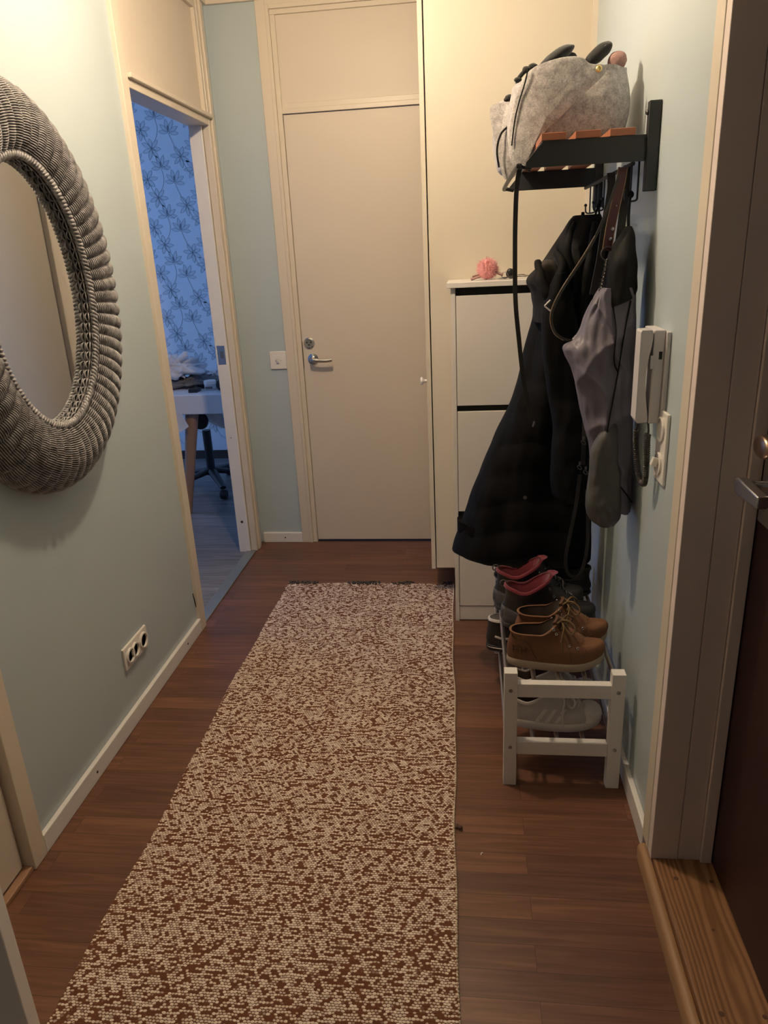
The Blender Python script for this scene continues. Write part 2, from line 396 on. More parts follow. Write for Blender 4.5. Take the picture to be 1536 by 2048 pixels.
def thing(name, label, cat, loc=(0,0,0), group=None, kind=None):
    o = bpy.data.objects.new(name, None); COL.objects.link(o); o.location = loc
    o.empty_display_size = 0.05
    ROOTLOC[o.name] = Vector(loc)
    return tag(o, label, cat, group, kind)
def rotz(a): return Matrix.Rotation(a, 3, 'Z')
def roty(a): return Matrix.Rotation(a, 3, 'Y')
def rotx(a): return Matrix.Rotation(a, 3, 'X')
def B(*a): return MB().box(*a)
def catmull(pts, per=8, closed=False):
    P = [Vector(p) for p in pts]; out = []; n = len(P)
    rng = range(n if closed else n-1)
    for i in rng:
        if closed: p0, p1, p2, p3 = P[i-1], P[i], P[(i+1) % n], P[(i+2) % n]
        else: p0, p1, p2, p3 = P[max(i-1, 0)], P[i], P[i+1], P[min(i+2, n-1)]
        for k in range(per):
            t = k/per
            out.append(0.5*((2*p1)+(-p0+p2)*t+(2*p0-5*p1+4*p2-p3)*t*t+(-p0+3*p1-3*p2+p3)*t**3))
    if not closed: out.append(P[-1])
    return out

# ------------------------------------------------------------------ the room
XL, XR, YB, ZC = -1.137, 0.44, 3.622, 2.53
WT = 0.075   # thickness of the partition to the bedroom
def struct(o, label=None, cat=None):
    o['kind'] = 'structure'
    if label: o['label'] = label
    if cat: o['category'] = cat
    return o

struct(B(XL, XR+0.02, -1.3, YB, -0.05, 0.0).build('floor', M_floor), 'dark reddish brown laminate floor of the hallway', 'floor')
struct(B(XL-0.1, 0.7, -1.3, YB, ZC, ZC+0.05).build('ceiling', M_ceil), 'off-white hallway ceiling', 'ceiling')
# left wall with two openings
wl = MB()
wl.box(XL-WT, XL, -1.3, 0.52, 0, ZC).box(XL-WT, XL, 0.52, 1.39, 2.09, ZC).box(XL-WT, XL, 1.39, 2.64, 0, ZC).box(XL-WT, XL, 3.535, YB, 0, ZC)
struct(wl.build('wall_left', M_blue), 'pale blue-grey wall on the left with the wicker mirror', 'wall')
struct(MB().box(XL-WT, -0.89, YB, YB+0.1, 0, ZC).box(-0.10, 0.7, YB, YB+0.1, 0, ZC).build('wall_back', M_blue), 'narrow blue-grey end wall between the doorway and the cream door', 'wall')
wr = MB().box(XR, XR+0.14, 1.50, YB, 0, ZC).box(XR, XR+0.14, -1.3, 0.50, 0, ZC).box(XR, XR+0.14, 0.50, 1.50, 2.12, ZC)
struct(wr.build('wall_right', M_blue), 'pale blue wall on the right behind the coats', 'wall')
struct(B(XL-0.1, 0.7, -1.4, -1.3, 0, ZC).build('wall_near', M_blue), 'pale wall behind the camera', 'wall')

# ceiling cornice strips
struct(B(XL, -0.17, YB-0.018, YB, 2.505, ZC).build('trim_1', M_cream, bevel=0.002), 'cream strip under the ceiling along the end wall', 'trim')
struct(B(XL, XL+0.018, 1.39, YB-0.018, 2.505, ZC).build('trim_2', M_cream, bevel=0.002), 'cream strip under the ceiling along the left wall', 'trim')
# baseboards
def screw(mb_pt, axis, parent, r=0.004):
    s_ = MB(); s_.lathe([(r, 0), (r, 0.0012), (r*0.4, 0.0014)], mb_pt, axis, 12)
    return s_.build('screw', M_dkhole, parent, smooth=40)
def baseboard(name, box, label, screws=(), axis='x'):
    o = B(*box).build(name, M_white, bevel=0.003); struct(o, label, 'baseboard')
    for p in screws: screw(p, axis, o)
    return o
baseboard('baseboard_left', (XL, XL+0.015, 1.412, 2.62, 0, 0.058), 'white baseboard along the left blue wall', [(XL+0.015, 1.70, 0.028), (XL+0.015, 2.46, 0.03)])
baseboard('baseboard_back', (-1.121, -0.905, YB-0.015, YB, 0, 0.056), 'short white baseboard on the end wall with one dark screw', [(-1.00, YB-0.015, 0.028)], '-y')
baseboard('baseboard_right', (XR-0.015, XR, 1.52, 2.97, 0, 0.066), 'white baseboard along the right wall behind the shoe rack')

# ---- open doorway to the bedroom (left wall)
fx = XL+0.015
tr = MB()
tr.box(XL-WT, fx, 2.618, 2.672, 0, 2.50)
struct(tr.build('trim_3', M_cream, bevel=0.002), 'cream near upright of the open bedroom doorway', 'door frame')
tr = MB()   # far upright: moulded casing, groove, jamb board
tr.box(XL-0.02, fx-0.003, 3.486, 3.512, 0, 2.50).box(XL-0.02, fx+0.004, 3.514, 3.536, 0, 2.50).box(XL-0.02, fx+0.001, 3.538, 3.560, 0, 2.50)
far = struct(tr.build('trim_4', M_cream, bevel=0.003), 'moulded cream far upright of the open bedroom doorway', 'door frame')
jb = B(XL-WT-0.006, XL-0.022, 3.474, 3.53, 0, 2.045).build('trim_5', M_white, bevel=0.002); struct(jb, 'white jamb board with metal strike plate inside the bedroom doorway', 'door jamb')
spz = atx(446, 708, XL-0.05)
p = MB(); p.box(XL-0.072, XL-0.034, 3.4725, 3.4745, 0.985, 1.075)
sp = p.build('strike_plate', M_steel, jb, bevel=0.001)
MB().box(XL-0.058, XL-0.042, 3.4715, 3.4727, 1.015, 1.048).build('latch_hole', M_copper, sp)
screw(Vector((XL-0.05, 3.4735, 0.17)), '-y', jb, 0.007)
screw(Vector((XL-0.055, 3.4735, 0.62)), '-y', jb, 0.0025)
# head and panel above
tr = MB(); tr.box(XL-WT-0.006, fx-0.004, 2.672, 3.486, 2.022, 2.050).box(XL-0.02, fx+0.012, 2.672, 3.505, 2.050, 2.066)
struct(tr.build('trim_6', M_cream, bevel=0.003), 'cream head ledge over the bedroom doorway', 'door frame')
tr = MB(); tr.box(XL-0.035, XL-0.008, 2.672, 3.486, 2.066, 2.50)
tr.box(XL-0.008, fx-0.006, 3.462, 3.486, 2.066, 2.46).box(XL-0.008, fx-0.006, 2.672, 3.486, 2.46, 2.50)
struct(tr.build('trim_7', M_door, bevel=0.002), 'cream panel filling the space above the bedroom doorway', 'panel')
struct(B(XL-0.045, XL+0.006, 2.66, 3.50, 0.0, 0.006).build('trim_8', M_strip, bevel=0.002), 'grey metal floor strip in the bedroom doorway', 'threshold')

# torn wallpaper flap beside the doorway
q0 = atx(392, 1200, XL); tp = MB()
tp.prism([(q0.y-0.028, 0.18), (q0.y-0.010, 0.11), (q0.y-0.008, 0.062), (q0.y-0.014, 0.10)], 'x', XL+0.0005, XL+0.004)
tag(tp.build('wallpaper_tear', M_dkhole), 'thin dark tear in the wall covering low beside the bedroom doorway', 'wall damage')

# ---- cream door in the end wall
d1 = MB(); d1.box(-0.822, -0.13, YB-0.002, YB+0.036, 0.012, 2.063)
door = struct(d1.build('door_1', M_door, bevel=0.002), 'closed flat cream door with chrome lever at the hall end', 'door')
MB().lathe([(0.027, 0), (0.027, 0.006), (0.021, 0.010), (0.021, 0.012)], (-0.785, YB-0.002, 1.057), '-y', 32).build('lock_rosette', M_chrome, door, smooth=40)
kh = MB()
for dx, dz in ((-0.010, 0.004), (0.010, 0.004), (0, -0.008)): kh.lathe([(0.0045, 0), (0.0045, 0.0006)], (-0.785+dx, YB-0.0141, 1.057+dz), '-y', 12)
kh.build('key_hole', M_dkhole, door)
lv = thing_lv = MB().lathe([(0.026, 0), (0.026, 0.008), (0.015, 0.011), (0.011, 0.013), (0.011, 0.045)], (-0.771, YB-0.002, 0.980), '-y', 32).build('handle_rosette', M_chrome, door, smooth=40)
MB().tube(catmull([(-0.772, YB-0.045, 0.980), (-0.768, YB-0.054, 0.980), (-0.74, YB-0.056, 0.977), (-0.70, YB-0.056, 0.975), (-0.668, YB-0.054, 0.978)], 6), [0.0105]*12+[0.0095]*13, 14, flat=(1, .8)).build('lever', M_chrome, lv, smooth=60)
MB().box(-0.821, -0.8195, YB-0.0035, YB-0.001, 0.93, 1.065).build('latch_gap', M_dkhole, door)
MB().lathe([(0.008, -0.04), (0.008, 0.04)], (-0.135, YB-0.007, 1.80), 'z', 16).build('hinge', M_steel, door, smooth=40)
MB().lathe([(0.008, -0.04), (0.008, 0.04)], (-0.135, YB-0.007, 0.25), 'z', 16).build('hinge', M_steel, door, smooth=40)
cs = MB()
cs.box(-0.906, -0.862, YB-0.015, YB+0.06, 0, 2.505).box(-0.862, -0.846, YB-0.019, YB+0.06, 0, 2.485).box(-0.846, -0.8235, YB-0.010, YB+0.06, 0, 2.448)
struct(cs.build('trim_9', M_cream, bevel=0.002), 'cream left casing of the closed hall door', 'door frame')
struct(MB().box(-0.127, -0.03, YB-0.015, YB+0.06, 0, 2.505).build('trim_10', M_cream, bevel=0.002), 'cream right casing of the closed hall door beside the wardrobe', 'door frame')
cs = MB(); cs.box(-0.862, -0.03, YB-0.015, YB+0.06, 2.485, 2.505).box(-0.846, -0.127, YB-0.019, YB+0.06, 2.468, 2.485).box(-0.846, -0.127, YB-0.010, YB+0.06, 2.448, 2.468)
struct(cs.build('trim_11', M_cream, bevel=0.0015), 'stepped cream head casing at the ceiling over the closed door', 'door frame')
cs = MB(); cs.box(-0.8235, -0.127, YB-0.012, YB+0.06, 2.066, 2.086).box(-0.8235, -0.127, YB-0.006, YB+0.06, 2.086, 2.108)
struct(cs.build('trim_12', M_cream, bevel=0.0015), 'cream ledge between the closed door and the panel above', 'door frame')
struct(MB().box(-0.8235, -0.127, YB+0.002, YB+0.05, 2.108, 2.45).box(-0.885, -0.10, YB+0.001, YB+0.05, 2.45, 2.53).build('trim_13', M_door), 'flat cream panel above the closed hall door', 'panel')
struct(B(-0.84, -0.12, YB, YB+0.1, -0.02, 0.002).build('trim_14', M_dkhole), 'dark gap strip under the closed hall door', 'threshold')

# ---- near left door
struct(MB().box(XL-0.04, fx, 1.357, 1.412, 0, 2.10).box(XL-0.10, XL-0.02, 1.335, 1.39, 0, 2.10).build('trim_15', M_cream, bevel=0.002), 'cream casing of the door at the lower left', 'door frame')
nd = struct(MB().box(XL-0.045, XL-0.008, 0.53, 1.342, 0.022, 2.05).build('door_2', M_door, bevel=0.002), 'cream door leaf at the lower left edge', 'door')
struct(MB().box(XL-0.1, fx, 0.50, 1.36, 2.05, 2.10).box(XL-0.1, fx, 0.47, 0.53, 0, 2.10).build('trim_16', M_cream), 'cream head casing of the lower left door', 'door frame')
struct(B(XL-0.10, XL+0.010, 0.53, 1.357, 0, 0.014).build('trim_17', M_oak, bevel=0.003), 'brown wooden threshold under the lower left door', 'threshold')
# open leaf standing into the hall, nearest the camera on the left
pn = at(50, 1924, 0.92)
ol = MB(); ol.obox((pn.x-0.10, 0.885, 1.03), (0.04, 0.0, 0), None) if False else None
ol = MB()
a_ = math.radians(96); L_ = 0.40
edge = Vector((pn.x, 0.915, 0)); d_ = Vector((-math.cos(math.radians(9)), -math.sin(math.radians(9)), 0)); nrm_ = Vector((-d_.y, d_.x, 0))
if nrm_.y > 0: nrm_ = -nrm_
q = [edge, edge+d_*0.30, edge+d_*0.30+nrm_*0.035, edge+nrm_*0.035]
ol.prism([(p_.x, p_.y) for p_ in q], 'z', 0.01, 2.05)
struct(ol.build('door_3', M_white, bevel=0.002), 'edge of an open white door at the bottom left corner', 'door')

# ---- entrance on the right
EX = 0.566   # face of the entrance door
cs = MB(); cs.box(XR-0.016, XR+0.002, 1.468, 1.520, 0.052, 2.16).box(XR-0.012, XR+0.002, 1.4465, 1.468, 0.052, 2.16)
struct(cs.build('trim_18', M_cream, bevel=0.002), 'cream casing of the entrance on the right wall', 'door frame')
jm = MB()
px1 = at(1357, 1705, 1.44).x
jm.box(XR-0.014, px1-0.001, 1.440, 1.50, 0.05, 2.14).box(px1, 0.5385, 1.4405, 1.50, 0.05, 2.14).box(0.5395, EX-0.002, 1.432, 1.50, 0.05, 2.14)
jm2 = struct(jm.build('trim_19', M_jamb, bevel=0.0015), 'grey-white boarded jamb of the entrance doorway', 'door jamb')
for (qx, qy) in ((1446, 631), (1388, 1171)):
    pc = at(qx, qy, 1.44); MB().lathe([(0.008, 0), (0.008, 0.0008), (0.004, 0.0012)], (pc.x, 1.4402, pc.z), '-y', 20).build('screw_cap', M_jamb, jm2, smooth=30)
struct(MB().box(XR-0.014, EX-0.002, 0.50, 1.44, 2.10, 2.16).box(XR-0.014, EX, 0.44, 0.50, 0.05, 2.16).build('trim_20', M_jamb), 'grey-white head of the entrance doorway', 'door frame')
ed = struct(MB().box(EX, EX+0.05, 0.48, 1.50, 0.045, 2.13).build('door_4', M_maroon), 'dark maroon entrance door on the right', 'door')
struct(B(XR-0.008, EX+0.05, 0.44, 1.447, 0, 0.052).build('trim_21', M_pine, bevel=0.004), 'worn pine door sill with grain on the right', 'door sill')
ks = MB()
rnd = random.Random(3)
for (qx, qy, rr) in ((1352, 1757, .006), (1423, 1763, .005), (1443, 2028, .006), (1530, 2034, .005), (1427, 1860, .004)):
    pk = atz(qx, qy, 0.0522); MB().lathe([(rr, 0), (rr*.8, 0.0008)], (pk.x, pk.y, 0.0519), 'z', 12).build('knot', M_bootd, bpy.data.objects['trim_21'])
st = MB()
st.prism([(0.408, 0.0), (0.4302, 0.0), (0.4302, 0.040), (0.424, 0.043), (0.414, 0.041), (0.409, 0.032)], 'y', 0.44, 1.497)
struct(st.build('trim_22', M_pines, smooth=60), 'rounded pale pine strip along the entrance sill', 'trim')
# lock and lever of the entrance door
th_ = MB(); th_.box(EX-0.006, EX, 1.27, 1.42, 0.93, 1.125)
lkp = th_.build('lock_plate', M_steel, ed, bevel=0.002)
kb = MB(); kb.tube([(EX-0.006, 1.345, 1.098), (EX-0.025, 1.345, 1.098)], 0.014, 20)
kb.rings([[Vector((EX-0.022-0.026*t, 1.345+math.cos(a)*0.036*s_, 1.098+math.sin(a)*0.022*s_)) for a in [2*PI*k/28 for k in range(28)]] for t, s_ in ((0, .75), (.15, .95), (.5, 1), (.85, .95), (1, .8))])
kb.build('thumb_turn', M_copper, ed, smooth=50)
lv2 = MB(); lv2.lathe([(0.024, 0.006), (0.024, 0.012), (0.012, 0.014), (0.012, 0.02)], (EX, 1.352, 1.022), '-x', 28)
lv2.tube([(EX-0.012, 1.352, 1.022), (EX-0.062, 1.352, 1.024)], 0.0095, 14)
hl = lv2.build('handle_neck', M_chrome, ed, smooth=45)
gr = MB(); gr.prism([(1.360, 1.010), (1.362, 1.036), (1.345, 1.040), (1.247, 1.036), (1.246, 1.014), (1.34, 1.008)], 'x', EX-0.078, EX-0.058)
gr.build('lever', M_steel, ed, smooth=30, bevel=0.003, seg=3)

# ------------------------------------------------------------------ bedroom
YW = 5.38; BXL, BXR = -4.5, XL-WT
struct(B(BXL, XL-0.043, 1.6, YW, -0.05, 0.0).build('floor_bedroom', M_floor2), 'grey laminate floor of the bedroom', 'floor')
struct(B(BXL, BXR, 1.6, YW, ZC, ZC+0.05).build('ceiling_bedroom', M_ceil), 'bedroom ceiling', 'ceiling')
wb = struct(B(BXL, BXR, YW, YW+0.1, 0, ZC).build('wall_bedroom_back', M_paper), 'bedroom wall with flower pattern wallpaper', 'wall')
struct(MB().box(BXL-0.1, BXL, 1.6, 3.3, 0, ZC).box(BXL-0.1, BXL, 5.2, YW, 0, ZC).box(BXL-0.1, BXL, 3.3, 5.2, 0, 0.85).box(BXL-0.1, BXL, 3.3, 5.2, 2.15, ZC).build('wall_bedroom_left', M_paper), 'window wall of the bedroom', 'wall')
struct(B(BXL, BXR, 1.5, 1.6, 0, ZC).build('wall_bedroom_near', M_paper), 'near wall of the bedroom', 'wall')
struct(B(BXR, BXR+0.07, YB+0.1, YW, 0, ZC).build('wall_bedroom_right', M_paper), 'right wall of the bedroom', 'wall')
struct(MB().box(BXL-0.08, BXL-0.02, 3.3, 5.2, 0.85, 0.91).box(BXL-0.08, BXL-0.02, 3.3, 5.2, 2.09, 2.15).box(BXL-0.08, BXL-0.02, 3.3, 3.36, 0.91, 2.09).box(BXL-0.08, BXL-0.02, 5.14, 5.2, 0.91, 2.09).box(BXL-0.08, BXL-0.02, 4.22, 4.28, 0.91, 2.09).build('window_1', M_white), 'white bedroom window frame', 'window')
struct(B(BXL, BXR, YW-0.014, YW, 0, 0.065).build('baseboard_bedroom', simple('dark_baseboard', (0.05, 0.035, 0.03), 0.5)), 'dark baseboard under the flower wallpaper', 'baseboard')

# printed flowers
def flower(mb, c, r, rot, kind, rnd):
    Y0 = YW-0.0006
    def pt(u, v, lift=0): return Vector((c[0]+u, Y0-lift, c[1]+v))
    n = 7 if kind == 0 else 6
    for k in range(n):
        if kind == 0: a = rot + 2*PI*k/n; ln = r*rnd.uniform(.85, 1.05); wd = r*0.25
        else: a = PI/2 + rot + (k-2.5)*0.62; ln = r*(1.1-0.10*abs(k-2.5)); wd = r*0.21
        ca, sa = math.cos(a), math.sin(a)
        out = []; m = 10
        for i in range(m+1):
            t = i/m; w = wd*math.sin(PI*min(1, t**0.8))*(0.35+0.65*t) + 0.0005; out.append((t*ln*0.93+ln*.07, w))
        for i in range(m-1, 0, -1):
            t = i/m; w = wd*math.sin(PI*min(1, t**0.8))*(0.35+0.65*t) + 0.0005; out.append((t*ln*0.93+ln*.07, -w))
        P = [pt(u*ca-v*sa, u*sa+v*ca) for u, v in out]
        mb.cur = 0; mb.add(P, [list(range(len(P)))])
        mb.cur = 1; mb.tube([p - Vector((0, .0004, 0)) for p in P], 0.0008, 3, closed=True)
    mb.cur = 1
    mb.add([pt(math.cos(a)*r*.09, math.sin(a)*r*(.09 if kind == 0 else .2)+(0 if kind == 0 else r*.35), .0008) for a in [2*PI*k/10 for k in range(10)]], [list(range(10))])
    # stem
    sgn = 1 if kind == 2 or kind == 0 else -1
    P = [pt(0, 0, .0003), pt(0.02*sgn, -r*0.7, .0003), pt(0.045*sgn, -r*1.35, .0003), pt(0.10*sgn, -r*1.95, .0003)] if kind != 1 else [pt(0, 0, .0003), pt(0.010, -r*.7, .0003), pt(0.0, -r*1.3, .0003), pt(-0.025, -r*1.8, .0003)]
    mb.tube(catmull(P, 6), 0.0011, 3)
fl = MB(); rn = random.Random(5)
base = [(-2.115, 2.396, 1, 0.0), (-2.030, 2.300, 2, -0.15), (-1.965, 2.150, 0, 0.3), (-2.165, 2.210, 0, 0.8), (-2.225, 2.330, 0, 0.1), (-1.880, 2.38, 0, 0.5), (-2.30, 2.13, 2, 0.1), (-1.86, 2.2, 1, 0)]
for row in range(-1, 7):
    for colm in range(-1, 2):
        for (bx, bz, kd, rt) in base:
            x = bx + colm*0.53; z = bz - row*0.312
            if z > 2.46 or z < 0.12 or x > -1.3: continue
            flower(fl, (x, z), 0.082 if kd else 0.072, rt, kd, rn)
fl.build('floral_print', None, wb, mats=[M_petal, M_line])

# desk
dk = thing('desk', 'white desk with splayed wooden leg seen through the bedroom doorway', 'desk', (-1.75, 4.4, 0))
MB().box(-2.30, -1.262, 4.03, 4.62, 0.628, 0.742).build('desk_top', M_desk, dk, bevel=0.006, seg=3)
def leg(a, b, r0, r1, name='leg', mat=M_oak, par=None):
    return MB().tube([Vector(a), Vector(b)], [r0, r1], 10).build(name, mat, par, smooth=40)
leg((-1.625, 4.10, 0.628), (-1.735, 4.10, 0.0), 0.040, 0.024, par=dk)
leg((-1.35, 4.10, 0.628), (-1.30, 4.07, 0.0), 0.040, 0.024, par=dk)
leg((-1.35, 4.54, 0.628), (-1.30, 4.56, 0.0), 0.040, 0.024, par=dk)
leg((-2.22, 4.54, 0.628), (-2.26, 4.56, 0.0), 0.040, 0.024, par=dk)
# laundry on the desk
def bag(name, mat, c, rad, seed, label, cat, grp=None, amp=.5, fr=9, rot=None, zmin=0.744):
    bb_ = MB().blob(c, rad, rot, amp, fr, 56, 36, seed)
    for v_ in bb_.v: v_.z = max(v_.z, zmin + 0.002*math.sin(v_.x*60))
    return tag(bb_.build(name, mat, smooth=180), label, cat, grp)
bag('crumpled_shirt', M_cloth1, (-1.82, 4.34, 0.858), (0.17, 0.11, 0.060), 3, 'crumpled white garment piled on the desk in the bedroom', 'clothes', amp=.9, fr=20, zmin=0.802)
bag('folded_sweater', M_cloth2, (-1.70, 4.33, 0.768), (0.22, 0.12, 0.034), 9, 'dark grey garment lying flat under the white one on the desk', 'clothes', amp=.8, fr=18, rot=roty(0.05), zmin=0.746)
bag('fleece_throw', M_cloth1, (-1.50, 4.48, 0.78), (0.16, 0.10, 0.05), 19, 'pale bundle at the back of the desk beside the jars', 'clothes', amp=.5, fr=12)
# towel hanging off the desk front, on the chair back side
tw = MB(); R_ = []; tc_x = at(378, 855, 4.01)
for i in range(13):
    t = i/12; z = 0.645 - 0.20*t
    zk = (0.645-tc_x.z)/0.20; xr = tc_x.x - 0.10*max(0, zk-t) - 0.45*max(0, t-zk)
    xl = -1.86
    R_.append([Vector((xl + (xr-xl)*s_ , 4.012 + 0.006*math.sin(9*s_+4*t), z)) for s_ in [k/10 for k in range(11)]] + [Vector((xl + (xr-xl)*s_, 4.022 + 0.006*math.sin(9*s_+4*t), z)) for s_ in [k/10 for k in range(10, -1, -1)]])
tw.rings(R_); tag(tw.build('hanging_towel', M_cloth1, smooth=60), 'pale grey cloth corner hanging below the desk edge', 'towel')
# jars
jr = thing('cream_jar', 'small white jar with a white lid standing on the desk', 'jar', (-1.53, 4.20, 0.742))
MB().lathe([(0.030, 0), (0.034, 0.004), (0.034, 0.030), (0.031, 0.033)], (-1.53, 4.20, 0.742), 'z', 28).build('jar_body', M_cloth1, jr, smooth=40)
MB().lathe([(0.036, 0.033), (0.036, 0.052), (0.033, 0.055)], (-1.53, 4.20, 0.742), 'z', 28).build('lid', M_plate, jr, smooth=40)
MB().box(-1.55, -1.505, 4.1645, 4.166, 0.751, 0.765).build('label_print', M_cloth2, jr)
j2 = thing('lying_jar', 'jar lying on its side with black lid towards the hall', 'jar', (-1.435, 4.17, 0.742))
MB().lathe([(0.030, 0.0), (0.032, -0.06), (0.02, -0.075)], (-1.435, 4.15, 0.776), '-y', 28).build('jar_body', M_plate, j2, smooth=40)
MB().lathe([(0.033, 0.0), (0.033, 0.022), (0.028, 0.024)], (-1.435, 4.15, 0.776), '-y', 28).build('lid', M_black, j2, smooth=40)
MB().box(-1.63, -1.578, 4.10, 4.17, 0.742, 0.762).build('phone_case', M_black); tag(bpy.data.objects['phone_case'], 'flat black case lying on the desk beside the white jar', 'case')
# office chair
oc = thing('office_chair', 'white shell swivel chair on a black castor base under the desk', 'chair', (-1.75, 4.62, 0))
R_ = []
for j in range(15):
    t = j/14
    ring = []
    for i in range(21):
        s_ = i/20*2-1
        w = 0.27*(max(0.02, 1-(abs(2*t-1))**3.5))**.5
        yy = 4.36 + 0.36*t
        ring.append(Vector((-1.50+s_*w, yy, 0.470 + 0.115*abs(s_)**2.2 + 0.03*t*t)))
    R_.append(ring)
sh = MB()
for j in range(14):
    for i in range(20):
        pass
P = [p for r_ in R_ for p in r_]
sh.add(P, [(j*21+i, j*21+i+1, (j+1)*21+i+1, (j+1)*21+i) for j in range(14) for i in range(20)])
so = sh.build('seat_shell', M_shell, oc, smooth=180); sl = so.modifiers.new('thickness', 'SOLIDIFY'); sl.thickness = 0.012
MB().lathe([(0.0, 0.0), (0.05, 0.004), (0.055, 0.02), (0.05, 0.035), (0.0, 0.04)], (-1.665, 4.33, 0.53), '-y', 28).build('back_bracket', M_black, oc, smooth=40)
MB().lathe([(0.05, 0.10), (0.035, 0.14), (0.028, 0.14), (0.028, 0.40)], (-1.75, 4.62, 0), 'z', 20).build('gas_column', M_black, oc, smooth=40)
for k in range(5):
    a = 2*PI*k/5 + 0.25
    e = Vector((-1.75+math.cos(a)*0.30, 4.62+math.sin(a)*0.30, 0.075))
    MB().tube([(-1.75, 4.62, 0.125), e], [0.035, 0.020], 10, flat=(.6, 1)).build('base_arm', M_black, oc, smooth=50)
    MB().lathe([(0.028, -0.02), (0.030, -0.01), (0.030, 0.01), (0.028, 0.02)], (e.x, e.y, 0.030), 'x', 20).build('caster', M_black, oc, smooth=40)
fb = MB(); fb.box(-2.05, -1.72, 4.34, 4.60, 0.10, 0.16)
# ------------------------------------------------------------------ wardrobe
YC = 2.97
wd = thing('wardrobe', 'tall cream wardrobe side panel filling the right behind the shoe cabinet', 'wardrobe', (0.14, 3.25, 0))
wm = MB(); wm.box(-0.150, XR-0.001, YC, YC+0.018, 0.135, 2.505).box(-0.150, XR-0.001, 3.52, 3.538, 0.135, 2.505)
wm.box(-0.150, XR-0.001, YC+0.018, 3.52, 0.135, 0.153).box(-0.150, XR-0.001, YC+0.018, 3.52, 2.487, 2.505).box(XR-0.012, XR-0.001, YC+0.018, 3.52, 0.153, 2.487)
wm.build('side_panel', M_closet, wd, bevel=0.0008)
MB().box(-0.08, XR-0.002, 3.16, 3.52, 0, 0.134).build('plinth', M_oak, wd)
wdd = MB().box(-0.172, -0.1545, YC-0.002, 3.538, 0.130, 2.50).build('door', M_closet, wd, bevel=0.0012)
kn = atx(851, 747, -0.19)
MB().lathe([(0.006, 0), (0.006, 0.012), (0.012, 0.017), (0.0165, 0.020), (0.0165, 0.025), (0.012, 0.028), (0.003, 0.029)], (-0.172, 3.005, kn.z), '-x', 28).build('knob', M_plate, wdd, smooth=45)
struct(B(XR-0.016, XR, YC-0.022, YC, 0.0, 2.505).build('trim_23', M_cream), 'cream corner strip where the wardrobe meets the right wall', 'trim')

# ------------------------------------------------------------------ shoe cabinet
CX0, CX1, CY0, CY1 = -0.064, 0.424, 2.73, 2.966
sc = thing('shoe_cabinet', 'tall white shoe cabinet with three flap doors and black gaps', 'cabinet', (0.18, 2.85, 0))
MB().box(CX0, CX0+0.016, CY0, CY1, 0, 1.330).box(CX1-0.016, CX1, CY0, CY1, 0, 1.330).box(CX0+0.016, CX1-0.016, CY1-0.006, CY1, 0.0, 1.330).build('carcass', M_cab, sc, bevel=0.001)
MB().box(CX0-0.014, CX1+0.008, CY0-0.014, CY1, 1.330, 1.349).build('cabinet_top', M_cab, sc, bevel=0.002)
for z0, z1 in ((0.905, 1.302), (0.484, 0.882), (0.070, 0.456)):
    MB().box(CX0+0.018, CX1-0.018, CY0+0.001, CY0+0.017, z0, z1).build('flap_door', M_cab, sc, bevel=0.0015)
MB().box(CX0+0.016, CX1-0.016, CY0+0.022, CY0+0.030, 0.072, 1.330).build('inner_shadow_board', M_gap, sc)
MB().box(CX0+0.016, CX1-0.016, CY0+0.004, CY0+0.018, 0.004, 0.067).build('plinth', M_cab, sc, bevel=0.001)

# pompom and keys on the cabinet
pc = at(975, 540, 2.83)
pm = thing('pompom_keyring', 'fluffy pink pompom key charm lying on the shoe cabinet', 'key charm', (pc.x, 2.83, 1.349))
pb = MB(); pb.blob((pc.x, 2.83, 1.349+0.036), (0.032, 0.032, 0.033), None, .1, 30, 24, 16, 1)
rn = random.Random(1)
for i in range(1500):
    d = Vector((rn.gauss(0, 1), rn.gauss(0, 1), rn.gauss(0, 1))).normalized()
    s0 = Vector((pc.x, 2.83, 1.387)) + d*0.028
    e = s0 + d*rn.uniform(0.008, 0.017) + Vector((rn.gauss(0, .004), rn.gauss(0, .004), rn.gauss(0, .004)-.001))
    if e.z < 1.350: e.z = 1.350
    a = d.orthogonal().normalized()*0.0011; b_ = d.cross(a)
    pb.add([s0+a, s0-a*.5+b_, s0-a*.5-b_, e], [(0, 1, 3), (1, 2, 3), (2, 0, 3)])
pb.build('pompom', M_pink, pm, smooth=60)
tb = MB(); tb.tube([(pc.x-0.025, 2.825, 1.362), (pc.x-0.060, 2.82, 1.353)], [0.006, 0.010], 8, flat=(.5, 1)); tb.tube([(pc.x-0.02, 2.83, 1.372), (pc.x-0.055, 2.83, 1.362)], [0.005, 0.007], 8, flat=(.5, 1))
tb.build('tassel', M_ros, pm, smooth=50)
MB().tube([(pc.x+0.028, 2.825, 1.375), (pc.x+0.055, 2.82, 1.364)], 0.008, 8, flat=(.6, 1)).build('strap', M_ros, pm, smooth=50)
MB().torus((pc.x+0.062, 2.82, 1.362), 0.012, 0.0015, (0.2, 1, 0.3)).build('ring', M_chrome, pm, smooth=60)
ky = thing('key_bunch', 'bunch of metal keys with a black tag beside the pink pompom', 'keys', (pc.x+0.09, 2.83, 1.349))
